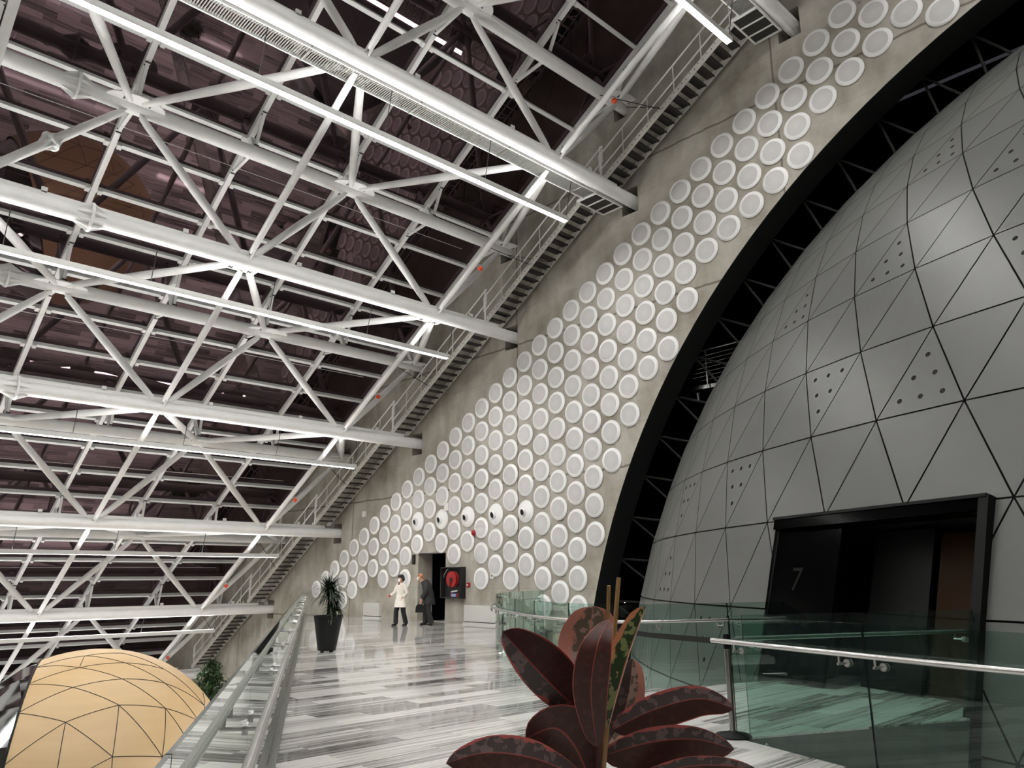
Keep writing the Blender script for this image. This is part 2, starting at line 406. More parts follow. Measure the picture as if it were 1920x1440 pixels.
deck2[0] = (deck2[0][0], -.002)
o = fill2d('floor', deck2, [], .02, MT['marble'], lambda p: V((p.x, p.y, p.z - .01)))
struct(o, 'polished floor of grey and white striped marble strips', 'floor')
o = fill2d('floor_slab', deck2, [], .5, MT['deckside'], lambda p: V((p.x, p.y, p.z - .2705)))
struct(o, 'grey slab carrying the marble floor', 'floor slab')
b = MB().box((4, -24, LOW - .1), (92, 52, .2)); struct(b.build('floor_lower', MT['marble']), 'marble floor of the lower hall', 'floor')
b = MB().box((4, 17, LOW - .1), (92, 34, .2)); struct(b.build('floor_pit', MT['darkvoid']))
b = MB().box((4, -50.2, 14), (92, .4, 41)); struct(b.build('wall_front', MT['concrete']), 'concrete wall behind the viewer', 'wall')
b = MB().box((48.2, -25, 14), (.4, 50, 41)); struct(b.build('wall_right', MT['concrete']), 'concrete wall to the right of the viewer', 'wall')

# roof glass, pane by pane
wn = 0
for j in range(len(RY) - 1):
    for k in range(len(PS) - 1):
        wn += 1
        s0, s1, y0, y1 = PS[k] - .05, PS[k + 1] + .05, RY[j] - .05, RY[j + 1] + .05
        c = gp((s0 + s1) / 2, (y0 + y1) / 2, EG + .13)
        o = MB().box(c, (s0 - s1, y0 - y1, .03), RK, V((0, 1, 0)), RN).build(f'window_{wn}', MT['roofglass'])
        o.name = f'window_{wn}'; struct(o)
# ------------------------------------------------------------------ rafters and purlins
for j, y in enumerate(RY):
    b = MB().box(gp((PS[0] + PS[-1]) / 2, y, EG), (PS[0] - PS[-1], .15, .2), RK, V((0, 1, 0)), RN)
    o = b.build('roof_rafter', MT['steel'])
    tag(o, f'white box-section rafter climbing the glass roof, {nth(j + 1)} out from the concrete wall', 'rafter', 'white rafters under the roof glass')
for k, s in enumerate(PS):
    o = MB().box(gp(s, (RY[0] + RY[-1]) / 2, EG + .03), (.12, RY[0] - RY[-1], .15), RK, V((0, 1, 0)), RN).build('roof_purlin', MT['steel'])
    tag(o, f'white level glazing bar under the roof glass, {nth(k + 1)} down from the top', 'glazing bar', 'white level glazing bars')
    for j, y in enumerate(RY):
        if j == 0 or y < -18: continue
        for q in (-.17, .17): MB().box(gp(s, y + q, EG - .02), (.15, .12, .2), RK, V((0, 1, 0)), RN).build('joint_sleeve', MT['steel2'], o)

# ------------------------------------------------------------------ space frame
YI = [-3.6 - 6.65 * j for j in range(4)]                  # joints on the inner tubes
YO = [-.25 - 6.65 * j for j in range(4)]                  # joints on the outer tubes
def coupling(b, x, z, y, R):
    b.lathe((x, y - .03, z), (0, 1, 0), [(R + .16, 0), (R + .16, .025), (R + .16, .035), (R + .16, .06)], 20)
    for k in range(10):
        a = 2 * PI * k / 10; d = V((math.cos(a), 0, math.sin(a))); c = V((x, y, z))
        p = [c + d * (R - .02) + V((0, -.38, 0)), c + d * (R + .15) + V((0, -.03, 0)), c + d * (R + .15) + V((0, .03, 0)), c + d * (R - .02) + V((0, .38, 0))]
        t = d.cross(V((0, 1, 0))) * .008
        b.prism([q - t for q in p], t * 2)
names_i = [nth(k) for k in range(1, 9)]
chI, chO = {}, {}
for k, (x, z) in enumerate(IN):
    if k == 0: continue
    t = MB().tube([(x, .5, z), (x, -30, z)], .21, 24)
    o = t.build('inner_roof_tube', MT['steel'], smooth=True)
    tag(o, f'thick white roof tube ending in a wall pocket by the stair, {nth(k)} from top', 'roof tube', 'thick white inner roof tubes')
    chI[k] = o
    b = MB().box((x, -15.2, z + .24), (.05, 29, .16)); b.build('top_fin', MT['steel2'], o)
    for yy in [-2.0 - 3.32 * q for q in range(6)]:
        MB().box((x, yy, z + .36), (.05, .13, .14)).build('lug', MT['steel2'], o)
    b = MB(); coupling(b, x, z, -14.25, .21); b.build('flange_coupling', MT['steel'], o)
    for y in YI[:3]:
        MB().box((x - .32, y, z - .1), (.42, .95, .03)).build('gusset_plate', MT['steel2'], o)
        MB().box((x + .24, y, z + .16), (.36, .03, .3), V((.8616, 0, .5075)), V((0, 1, 0)), RN).build('gusset_plate', MT['steel2'], o)
        b = MB()
        for sy in (-1, 1):
            for (dx, dy) in ((-.34, .24), (-.42, .32), (-.42, .24), (-.34, .32), (-.38, .28)):
                b.lathe(V((x + dx, y + dy * sy, z - .13)), (0, 0, 1), [(.026, 0), (.026, .06)], 6)
        for (dx, dz) in ((.22, .2), (.3, .25), (.3, .17), (.26, .12), (.34, .3)): b.lathe(V((x + dx, y - .03, z + dz)), (0, 1, 0), [(.024, 0), (.024, .06)], 6)
        b.build('bolts', MT['bolt'], o)
for k, (x, z) in enumerate(OU):
    if k == 0 or k == 7 and False: continue
    t = MB().tube([(x, .5 if k < 7 else .0, z), (x, -30, z)], .205, 24)
    o = t.build('outer_roof_tube', MT['steel'], smooth=True)
    tag(o, f'white tube close under the roof glass, running into the wall, {nth(k)} from the top', 'roof tube', 'white outer roof tubes')
    chO[k] = o
    b = MB(); coupling(b, x, z, -14.9, .205); b.build('flange_coupling', MT['steel'], o)
    for y in YO[:3]:
        b = MB(); pl = []
        for q in range(19):
            a = PI * q / 18; pl.append(V((x + .12 + .52 * math.sin(a) ** .8, y + math.cos(a) * .74, z - .03)))
        b.prism(pl, V((0, 0, .03))); b.build('node_plate', MT['white'], o)
        b = MB()
        for sy in (-1, 1):
            for (u, v_) in ((.30, .24), (.38, .32), (.38, .24), (.30, .32), (.34, .28)):
                b.lathe(V((x + u, y + sy * v_, z - .045)), (0, 0, 1), [(.026, 0), (.026, .06)], 6)
        b.build('bolts', MT['bolt'], o)
def strut(name, p, q, r0, r1, label, group, cut=.34, mat='steel'):
    p, q = V(p), V(q); d = (q - p); L = d.length; d.normalize()
    a, e = p + d * cut, q - d * cut
    o = MB().tube([a, a + d * .25, a + d * L * .45, e - d * .25, e], [r0 * .8, r0, r1, r0, r0 * .8], 14).build(name, MT[mat], smooth=True)
    tag(o, label, 'strut', group)
    x, y = frame_of(d)
    for c, sg in ((a, -1), (e, 1)):
        MB().box(c + d * sg * .1, (.16, .3, .03), x, d, y).build('end_plate', MT['steel2'], o)
    return o
wd = ['nearest wall', 'one bay out', 'two bays out', 'three bays out']
for k in range(1, 8):
    for j, y in enumerate(YO):
        if k in (6, 7) and j == 3: continue
        pO = V((OU[k][0], y, OU[k][1]))
        for yi in (y - 3.35, y + 3.3):
            if yi > -1: continue
            side = 'leaning outwards' if yi < y else 'leaning wallwards'
            for kk, wh in ((k, 'down to'), (k - 1, 'up to')):
                if kk < 1: continue
                so = strut('web_strut', pO, (IN[kk][0], yi, IN[kk][1]), .1, .125,
                      f'white strut from {nth(k)} outer tube {wh} {nth(kk)} inner tube, {side}, {wd[j]}', 'white tubular roof struts')
                if (k, j, kk) == (3, 2, 3) and yi < y:
                    q0 = pO.lerp(V((IN[kk][0], yi, IN[kk][1])), .52); dq = (V((IN[kk][0], yi, IN[kk][1])) - pO).normalized(); fx_, fy_ = frame_of(dq)
                    b = MB().lathe(q0 - dq * .03, dq, [(.25, 0), (.25, .06)], 18)
                    for q in range(8):
                        a = 2 * PI * q / 8; rd = fx_ * math.cos(a) + fy_ * math.sin(a); tn = dq.cross(rd) * .008
                        b.prism([q0 + rd * .1 - dq * .3 - tn, q0 + rd * .24 - tn, q0 + rd * .1 + dq * .3 - tn], tn * 2)
                    b.build('flange_coupling', MT['steel'], so)
for k in range(1, 7):
    for j, y in enumerate(YI):
        strut('rake_strut', (IN[k][0], y, IN[k][1]), (IN[k + 1][0], y, IN[k + 1][1]), .085, .1,
              f'slim white strut linking {nth(k)} and {nth(k + 1)} inner tubes, {nth(j + 1)} from the wall', 'slim white struts between the inner roof tubes')
# brackets carrying the rafters off the outer tubes
for k in range(1, 8):
    x, z = OU[k]
    for j, y in enumerate(RY[:6]):
        s0 = V((x, 0, z)).dot(RK); e0 = V((x, 0, z)).dot(RN)
        c = V((x, y, z)) + RN * .19
        t = thing('rafter_bracket', c, f'white bolted bracket propping rafter {nth(j + 1)} from the wall off {nth(k)} outer tube', 'bracket', 'white bolted rafter brackets')
        up = gp(s0 + .95, y, EG - .1); dn = gp(s0 - 1.25, y, EG - .1); md = gp(s0, y, EG - .1)
        for nm, q, off in (('upper_arm', up, .14), ('lower_arm', dn, -.14)):
            MB().bar(c + RK * off, q, .09, .07, RN).build(nm, MT['steel'], t)
        MB().bar(c - RN * .05, md, .1, .16, RK).build('post', MT['steel2'], t)
        bb = MB()
        for q in (up, dn, c + RK * .14, c - RK * .14):
            for m in (-.05, .05): bb.lathe(q - RN * .02 + RK * m + V((0, .07, 0)), (0, -1, 0), [(.022, 0), (.022, .14)], 6)
        bb.build('bolts', MT['bolt'], t)
# ------------------------------------------------------------------ light strips
LZ = {-3: 28.2, -2: 24.8, -1: 21.4, 0: 18.3, 1: 15.15, 2: 12.19, 3: 9.06, 4: 5.83, 5: 2.58, 6: -.78, 7: -4.25}  # strips above the top tube and the lowest one are unseen, added for brightness
for k, zl in LZ.items():
    x = IN[k][0] - .48 if k >= 0 else 16.45 - 5.87 * k; y0, y1 = -2.6, -31
    lb = f'long straight white light strip hung under {nth(k)} inner roof tube' if k > 0 else f'unseen light strip added over the deck for brightness, {nth(1 - k)} beyond the top tube'
    t = thing('light_strip', (x, (y0 + y1) / 2, zl), lb, 'strip light', 'long strip lights under the roof')
    MB().box((x, (y0 + y1) / 2, zl), (.17, y0 - y1, .08)).build('housing', MT['alu'], t)
    MB().box((x, (y0 + y1) / 2, zl - .05), (.15, y0 - y1 - .04, .02)).build('diffuser', MT['led'], t)
    MB().box((x, (y0 + y1) / 2, zl + .045), (.15, y0 - y1 - .04, .012)).build('uplight_diffuser', MT['ledtop'], t)
    for q in (-1, 1): MB().box((x + .08 * q, (y0 + y1) / 2, zl - .005), (.008, y0 - y1, .155)).build('side_lip', MT['alu'], t)
    if k < 0: continue
    for q in range(7):
        y = y0 - .04 - q * 3.3
        MB().tube([(x, y, zl + .04), (x + .28, y, (IN[k][1] - .1))], .011, 6).build('hanger_wire', MT['bolt'], t)
for q, (x, y0, y1) in enumerate([(-9, -.6, -2.6), (-4, -.6, -5.4), (1, -.6, -8), (6, -8.5, -11)]):  # hidden fill strips added below the deck to lift the lower hall
    t = thing('added_fill_strip', (x, (y0 + y1) / 2, -.66), f'unseen strip light added under deck to brighten the lower hall, {nth(q + 1)} from the left', 'strip light', 'unseen strip lights added under the deck')
    MB().box((x, (y0 + y1) / 2, -.6), (.3, y0 - y1, .1)).build('housing', MT['alu'], t)
    MB().box((x, (y0 + y1) / 2, -.66), (.28, y0 - y1 - .04, .02)).build('diffuser', MT['led'], t)
# ------------------------------------------------------------------ safety lines and beacons
for k in range(1, 7):
    p = V((IN[k + 1][0], -3.42, IN[k + 1][1])) + (V((IN[k][0] - IN[k + 1][0], 0, IN[k][1] - IN[k + 1][1])) * .33) + V((.12, .08, .1))
    t = thing('beacon_light', p, f'small red beacon on strut between {nth(k)} and {nth(k + 1)} inner tubes', 'beacon', 'small red beacons along the roof edge')
    MB().lathe(p, RN * -1, [(.09, -.02), (.1, .04), (.09, .05)], 12).build('collar', MT['plastic'], t)
    MB().sphere(p - RN * .09, .085, 12, 8).build('lens', MT['orange'], t, smooth=True)
    if k < 6:
        o = MB().tube([(p.x - .6, -3.6, p.z + .75), (p.x - .6, -23, p.z + .62)], .007, 6).build('safety_wire', MT['steel2'])
        tag(o, f'thin pale safety wire stretched out from the wall side, {nth(k)} from the top', 'wire', 'thin safety wires under the roof')

# ------------------------------------------------------------------ maintenance stair up the concrete wall
YN, YF = -1.0, -.25
for m in range(1, 7):
    L, U = IN[m + 1], IN[m]
    p0, p1 = V((L[0] - .35, 0, L[1] + .46)), V((U[0] - 1.1, 0, U[1] + .22))
    d = (p1 - p0).normalized(); nrm = V((-d.z, 0, d.x)); Lg = (p1 - p0).length
    t = thing('stair_flight', (p0.x, (YN + YF) / 2, p0.z), f'steel maintenance stair flight between {nth(m)} and {nth(m + 1)} inner tubes, by the concrete wall', 'stairs', 'steel stair flights up the concrete wall')
    for y, nm in ((YN, 'near'), (YF, 'far')):
        q0, q1 = p0 - d * .25, p1 + d * .2
        MB().bar(q0 + V((0, y, 0)), q1 + V((0, y, 0)), .02, .22, nrm).build('stringer', MT['stairsteel'], t)
    for q in range(34):
        c = p0 + d * (Lg * (q + .5) / 34) + nrm * (.05 if q % 2 else .0) + V((0, YN - .012, 0)); MB().lathe(c, (0, -1, 0), [(.017, 0), (.017, .012)], 6).build('bolt', MT['bolt'], t)
    nt = 17
    for q in range(nt):
        c = p0 + d * (Lg * (q + .5) / nt)
        b = MB()
        for s in range(11): b.box(c + V((-.125 + .25 * s / 10, (YN + YF) / 2, .0)), (.017, YF - YN - .03, .03))
        b.box(c + V((.13, (YN + YF) / 2, -.02)), (.02, YF - YN - .03, .07)); b.box(c + V((0, YN + .03, 0)), (.26, .01, .05)); b.box(c + V((0, YF - .03, 0)), (.26, .01, .05))
        b.build('tread', MT['darkgrate'], t)
    # handrail on the hall side, looped at both ends
    a, e = p0 - d * .1 + V((0, YN, 0)), p1 + d * .95 + V((0, YN, 0)); h1, h2 = V((0, 0, 1.0)), V((0, 0, .45))
    MB().tube([a + h1, a + h2, e + h2, e + h1, a + h1], .026, 8).build('handrail', MT['white'], t)
    MB().tube([a + h1 + V((.09, 0, .08)), a + V((.09, 0, .05))], .022, 8).build('newel', MT['white'], t)
    MB().tube([e + h1 - V((.09, 0, 0)), e + V((-.09, 0, -.3))], .03, 8).build('newel', MT['white'], t)
    for q in range(1, 6):
        c = a + (e - a) * (q / 6)
        MB().tube([c, c + h1], .02, 8).build('post', MT['stairsteel'], t)
    c = V((U[0] - .72, (YN + YF) / 2, U[1] + .3)); b = MB()
    for s in range(10): b.box(c + V((-.4 + .8 * s / 9, 0, 0)), (.014, YF - YN, .03))
    b.box(c + V((0, YN - c.y, -.02)), (.9, .02, .1)).box(c + V((0, YF - c.y, -.02)), (.9, .02, .1)).build('landing_grating', MT['grate'], t)
    o_ = OU[m + 1]; mid = p0 + d * Lg * .47
    b = MB().tube([(o_[0] + .1, -1.25, o_[1] - .2), mid + V((0, YN - .02, .05)), mid + V((.15, YF, .0))], .014, 6)
    b.tube([(o_[0] + .55, -.45, o_[1] - .5), mid + V((.35, YF, .25))], .012, 6); b.build('tie_rod', MT['bolt'], t)
# gratings beside the two topmost inner tubes, with a framed landing at the wall
for k in (1, 2):
    x, z = IN[k]
    t = thing('catwalk', (x - .5, -10, z - .2), f'narrow grating catwalk slung along {nth(k)} inner roof tube', 'catwalk', 'grating catwalks along roof tubes')
    b = MB()
    for q in range(420): b.box((x - .42, -1.6 - q * .06, z - .2), (.5, .022, .03))
    b.build('grating', MT['grate'], t)
    MB().box((x - .68, -14.5, z - .19), (.03, 26, .1)).box((x - .16, -14.5, z - .19), (.03, 26, .1)).build('edge_angle', MT['steel2'], t)
    for q in range(8):
        y = -2.2 - q * 3.1
        MB().tube([(x - .7, y, z - .24), (x - .2, y, z - .24), (x - .1, y, z - .15)], .02, 6).build('hanger_bracket', MT['chrome'], t)
    b = MB()
    for s in range(30): b.box((x - .55, -1.5 + 1.2 * s / 29, z - .22), (.75, .012, .04))
    b.build('landing_grating', MT['darkgrate'], t)
    b = MB()
    for yy in (-1.55, -1.1, -.65, -.25): b.box((x - .55, yy, z - .22), (.8, .045, .09))
    for xx in (-.94, -.16): b.box((x + xx, -.9, z - .22), (.045, 1.35, .09))
    b.build('landing_frame', MT['steel2'], t)

# ------------------------------------------------------------------ acoustic discs on the concrete wall
S_ = .89
low_ok = {(-18, 0), (-17, 0), (-16, 0), (-16, 1), (-15, 0), (-15, 1), (-15, 2), (-14, 1), (-14, 2), (-13, 1), (-13, 2), (-12, 2), (-11, 2), (-11, 3), (-10, 3), (-9, 3), (-9, 4),
          (-6, 4), (-5, 5), (-4, 5), (-3, 6), (-3, 7), (-2, 7), (-1, 7), (-1, 8), (0, 8), (1, 8), (1, 9), (1, 10), (2, 9), (2, 10), (3, 9), (3, 10), (3, 11)}
skip = {(10, 4), (15, 3), (16, 3), (17, 3), (18, 3), (5, 8), (-7, 4)}
nozz = {(-8, 2), (-6, 3), (-4, 4), (-2, 5), (0, 6)}
cells = []
for i in range(-18, 21):
    for k in range(16):
        x, z = i * math.sqrt(3) / 2 * S_, (.5 * i - k + 10.27) * S_
        if math.hypot(x - 22.897, z + 4.57) - 20.694 < .31 or z < .5 or (i, k) in skip: continue
        if z < 2.6 and (i, k) not in low_ok: continue
        if i == 20 and k < 3: continue
        cells.append((i, k, x, z))
def disc_meshes():
    b = MB().lathe((0, 0, 0), (0, -1, 0), [(.35, 0), (.385, .012), (.387, .03), (.38, .04), (.292, .068), (.0, .068)], 40)
    rim = b.mesh('disc_rim', MT['rim'], smooth=True)
    face = MB().lathe((0, 0, 0), (0, -1, 0), [(.285, .066), (.283, .074), (.0, .078)], 40).mesh('disc_face', MT['face'], smooth=True)
    b = MB().lathe((0, 0, 0), (0, -1, 0), [(.35, 0), (.385, .012), (.387, .03), (.37, .045), (.2, .085), (.13, .1), (.0, .1)], 40)
    cone = b.mesh('disc_cone', MT['rim'], smooth=True)
    noz = MB().lathe((-.05, -.09, -.02), (-.15, -1, -.2), [(.16, 0), (.15, .05), (.125, .075), (.105, .07), (.10, .03), (.0, .03)], 24).mesh('nozzle', MT['rim'], smooth=True)
    hol = MB().lathe((-.05, -.09, -.02), (-.15, -1, -.2), [(.102, .03), (.102, .066), (.0, .066)], 24).mesh('nozzle_opening', MT['hole'])
    return rim, face, cone, noz, hol
rimm, facem, conem, nozm, holm = disc_meshes()
cols = sorted({c[0] for c in cells})
for ci, i in enumerate(cols):
    for ri, (_, k, x, z) in enumerate([c for c in cells if c[0] == i]):
        isn = (i, k) in nozz
        o = bpy.data.objects.new('wall_disc', conem if isn else rimm); COL.objects.link(o); o.location = (x, -.001, z)
        if isn:
            n_ = sorted(nozz).index((i, k)) + 1
            tag(o, f'white wall disc with an air nozzle, {nth(n_)} from left of the row of five', 'wall disc', 'white wall discs with air nozzles')
            q = bpy.data.objects.new('nozzle', nozm); COL.objects.link(q); q.parent = o
            q = bpy.data.objects.new('nozzle_opening', holm); COL.objects.link(q); q.parent = o; q['label'] = 'black nozzle opening'
        else:
            tag(o, f'white round perforated wall disc, {nth(ri + 1)} from top of {nth(ci + 1)} disc column from left', 'wall disc', 'white perforated discs on the concrete wall')
            q = bpy.data.objects.new('perforated_face', facem); COL.objects.link(q); q.parent = o

# ------------------------------------------------------------------ the grey dome in the arch
DC, DRAD = V((22.723, 13.668, -4.579)), 23.315
def sp(az, el, r=DRAD):
    a, e = math.radians(az), math.radians(el)
    return DC + V((math.cos(e) * math.cos(a), math.cos(e) * math.sin(a), math.sin(e))) * r
def rel(r): return 17.75 + 3.72 * (r - 2)
def raz(r, j): return -116.9 + 3.99 * j + (0 if r % 2 else 1.995)     # odd rings sit on the base angle
dome = thing('grey_dome', (DC.x, DC.y, LOW), 'huge grey dome of triangular metal panels standing in the wall arch', 'dome')
bmd = bmesh.new()
def tri(ps):
    c = (ps[0] + ps[1] + ps[2]) / 3
    q = []
    for i_ in range(3):                                    # pull every edge in by 13 mm
        a, b_, c_ = ps[i_], ps[(i_ + 1) % 3], ps[(i_ - 1) % 3]
        u, w_ = (b_ - a).normalized(), (c_ - a).normalized()
        s_ = math.sin(u.angle(w_)); q.append(a + (u + w_) * (.013 / max(s_, .2)))
    return bmd.faces.new([bmd.verts.new(p) for p in q])
def up_tri(r, j): return [sp(raz(r, j), rel(r)), sp(raz(r, j + 1), rel(r)), sp(raz(r + 1, j + (1 if r % 2 == 0 else 0)), rel(r + 1))]
def dn_tri(r, j): return [sp(raz(r, j), rel(r)), sp(raz(r, j + 1), rel(r)), sp(raz(r - 1, j + (1 if r % 2 == 0 else 0)), rel(r - 1))]
for r in range(-4, 19):
    for j in range(-22, 23):
        tri(up_tri(r, j)); tri(dn_tri(r, j))
# opening for the door
TL, TR, BRr, BL = V((12.33, -5.96, 2.52)), V((15.99, -7.49, 2.535)), V((15.65, -8.07, 0)), V((11.97, -6.52, 0))
ex = (TR - TL).normalized(); ez = ((TL - BL) + (TR - BRr)).normalized(); en = ex.cross(ez).normalized()
if en.dot(DC - TL) < 0: en = -en                           # en points into the dome
def dp(u, w_, d=0): return BL + (TR - TL).length * u * ex + ez * w_ + en * d
W = (TR - TL).length; H = (TL - BL).length
planes = [(dp(0, 0) + ex * .02, -ex), (dp(1, 0) - ex * .02, ex), (dp(0, H - .01), ez), (dp(0, -1.3), -ez)]
for c, nn in planes:
    bmesh.ops.bisect_plane(bmd, geom=bmd.verts[:] + bmd.edges[:] + bmd.faces[:], plane_co=c, plane_no=nn)
kill = [f for f in bmd.faces if all((f.calc_center_median() - c).dot(nn) < 0 for c, nn in planes) and (f.calc_center_median() - TL).length < 9]
bmesh.ops.delete(bmd, geom=kill, context='FACES')
bmesh.ops.recalc_face_normals(bmd, faces=bmd.faces)
for f in bmd.faces:
    if f.normal.dot(f.calc_center_median() - DC) < 0: f.normal_flip()
me = bpy.data.meshes.new('dome_panels')
for v in bmd.verts: v.co -= V((DC.x, DC.y, LOW))
bmd.to_mesh(me); bmd.free(); me.materials.append(MT['dome'])
o = bpy.data.objects.new('triangular_panels', me); COL.objects.link(o); o.parent = dome
# dark backing behind the seams, open where the doorway goes in
bk = bmesh.new(); ns, ms = 110, 46; vv = {}
for r in range(ms + 1):
    for j in range(ns + 1): vv[r, j] = bk.verts.new(sp(-205 + 180 * j / ns, -8 + 92 * r / ms, DRAD - .075))
for r in range(ms):
    for j in range(ns): bk.faces.new([vv[r, j], vv[r, j + 1], vv[r + 1, j + 1], vv[r + 1, j]])
for c, nn in planes:
    bmesh.ops.bisect_plane(bk, geom=bk.verts[:] + bk.edges[:] + bk.faces[:], plane_co=c, plane_no=nn)
kill = [f for f in bk.faces if all((f.calc_center_median() - c).dot(nn) < 0 for c, nn in planes) and (f.calc_center_median() - TL).length < 9]
bmesh.ops.delete(bk, geom=kill, context='FACES')
for v in bk.verts: v.co -= V((DC.x, DC.y, LOW))
me = bpy.data.meshes.new('dome_backing'); bk.to_mesh(me); bk.free(); me.materials.append(MT['seam'])
o = bpy.data.objects.new('seam_backing', me); COL.objects.link(o); o.parent = dome; o['label'] = 'black backing seen in the panel seams'
# vent holes, six to a vented panel
def holes_in(ps):
    c = (ps[0] + ps[1] + ps[2]) / 3; nrm = (ps[1] - ps[0]).cross(ps[2] - ps[0]).normalized()
    if nrm.dot(c - DC) < 0: nrm = -nrm
    bc = [(.66, .17, .17), (.17, .66, .17), (.17, .17, .66), (.415, .415, .17), (.17, .415, .415), (.415, .17, .415)]
    for a, b_, c_ in bc:
        p = ps[0] * a + ps[1] * b_ + ps[2] * c_
        o = MB().lathe(p - nrm * .004, nrm, [(.042, 0), (.042, .009)], 14).build('vent_hole', MT['hole'], dome)
for r, j, up in [(3, 1, 1), (4, -1, 0), (3, -2, 0), (5, 0, 1), (3, -4, 0), (5, -2, 1), (7, 0, 1), (6, 1, 1), (5, 2, 0), (1, -2, 0), (0, -5, 0), (1, -4, 1)]:
    holes_in(up_tri(r, j) if up else dn_tri(r, j))
# door surround and what stands in it
b = MB()
for (u0, w0, u1, w1) in ((0, H - .06, 1, H - .06),):
    b.bar(dp(-.005, H + .015, .01), dp(1.01, H + .015, .01), .28, .045, ez)
    MB().bar(dp(0, H - .085, .02), dp(1, H - .085, .02), .25, .17, ez).build('lintel', MT['doorblack'], dome)
b.bar(dp(1, -1.3, .05), dp(1, H + .02, .05), .34, .14, ex)
b.bar(dp(.004, -1.3, .06), dp(.004, H - .02, .06), .1, .02, ex)
b.build('door_surround', MT['frame'], dome)
b = MB()                                                   # vestibule lining
dpt = 1.6
b.add([dp(0, -1.3, .1), dp(0, H, .1), dp(0, H, dpt), dp(0, -1.3, dpt), dp(1, -1.3, .1), dp(1, H, .1), dp(1, H, dpt), dp(1, -1.3, dpt)], [(0, 1, 2, 3), (4, 7, 6, 5), (1, 5, 6, 2), (3, 2, 6, 7)])
b.build('vestibule_lining', MT['black'], dome)
b = MB().box(dp(.185, H / 2 - .03, .05), (W * .37, .06, H - .12), ex, en, ez)
door_l = b.build('black_door_panel', MT['doorblack'], dome)
fc = bpy.data.curves.new('seven', 'FONT'); fc.body = '7'; fc.size = .55; fc.extrude = .002
ft = bpy.data.objects.new('seven', fc); COL.objects.link(ft)
dg = bpy.context.evaluated_depsgraph_get(); me = bpy.data.meshes.new_from_object(ft.evaluated_get(dg)); bpy.data.objects.remove(ft)
mt_ = Matrix((ex, ez, -en)).transposed()
for v in me.vertices: v.co = mt_ @ v.co + dp(.12, 1.42, .012) - parent_base(dome)
me.materials.clear(); me.materials.append(MT['digit'])
o = bpy.data.objects.new('door_number', me); COL.objects.link(o); o.parent = door_l; o.matrix_parent_inverse = Matrix(); o['label'] = 'grey number 7 on the black door panel'
b = MB().box(dp(.5, H / 2 - .03, .75), (W * .27, .05, H - .1), ex, en, ez); gp_ = b.build('grey_reflection_panel', MT['doorgrey'], dome)  # flat grey panel stands in for a reflection in dark door glass
b = MB().box(dp(.83, H / 2 - .06, .8), (W * .345, .06, H - .2), ex, en, ez); dr = b.build('brown_door', MT['doorbrown'], dome)
MB().box(dp(.885, 1.47, .76), (.28, .02, .04), ex, en, ez).build('door_plate', MT['black'], dr)
MB().tube([dp(.955, 1.25, .755), dp(.925, 1.15, .74), dp(.915, .95, .73), dp(.925, .75, .74), dp(.955, .6, .755)], .012, 8).build('door_handle', MT['black'], dr)
MB().box(dp(.9, H / 2, .765), (.012, .01, H - .3), (ex + ez * .0).normalized(), en, (ez - ex * .09).normalized()).build('door_seam', MT['black'], dr)
# ------------------------------------------------------------------ truss ring inside the arch
t = thing('truss_ring', (AX, 1.3, AZ + 20.9), 'black steel truss ring between the wall arch and grey dome', 'truss')
def rg(a, r, y=1.05): return V((AX + r * math.cos(math.radians(a)), y, AZ + r * math.sin(math.radians(a))))
oa = [112.45 + 3.745 * q for q in range(-8, 16)]
MB().tube([rg(a, 20.87) for a in [oa[0] + .47 * q for q in range(int((oa[-1] - oa[0]) / .47))]], .045, 8).build('outer_chord', MT['blacksteel'], t)
MB().tube([rg(a, 18.5) for a in [oa[0] + .47 * q for q in range(int((oa[-1] - oa[0]) / .47))]], .045, 8).build('inner_chord', MT['blacksteel'], t)
for a in oa:
    for s in (-1, 1): MB().tube([rg(a, 20.87), rg(a + s * 1.87, 18.5)], .034, 8).build('diagonal', MT['blacksteel'], t)
    MB().sphere(rg(a, 20.87), .085, 10, 6).build('node', MT['blacksteel'], t)
# small service gantry behind the arch
t = thing('service_gantry', (6.3, 2.2, 7.2), 'small steel gantry with cable railing between arch and grey dome', 'gantry')
g0, g1 = V((4.55, 1.5, 7.3)), V((8.6, 3.1, 7.55)); gd = (g1 - g0).normalized()
MB().bar(g0, g1, .5, .12).build('deck', MT['chromed'], t)
e0, e1 = V((4.9, 1.45, 7.3)), V((8.8, 2.2, 7.6))
ed = e1 - e0
MB().tube([e0 + V((0, 0, 1.1)), e1 + V((0, 0, 1.1))], .022, 8).build('handrail', MT['chrome'], t)
for q in range(7): MB().tube([e0 + V((0, 0, .15 + .13 * q)), e1 + V((0, 0, .15 + .13 * q))], .008, 6).build('rail_cable', MT['chromed'], t)
for q in (0.0, .37, .75): MB().tube([e0 + ed * q + V((0, 0, -.05)), e0 + ed * q + V((0, 0, 1.1))], .022, 8).build('post', MT['chrome'], t)
MB().tube([V((4.5, 1.3, 7.25)), V((4.9, 1.3, 7.12)), V((5.7, 1.3, 7.2)), V((6.0, 1.3, 7.18)), V((6.25, 1.3, 7.05)), V((6.25, 1.3, 6.8))], .05, 8).build('cable_bundle', MT['chromed'], t)
o = MB().sphere((2.05, 2.6, .8), .035, 10, 7).build('service_lamp', flat('lit_lamp', (.9, .9, .9), .5, emit=(1, 1, 1), es=6), smooth=True)
tag(o, 'tiny lit lamp in the dark gap below the arch edge', 'lamp')

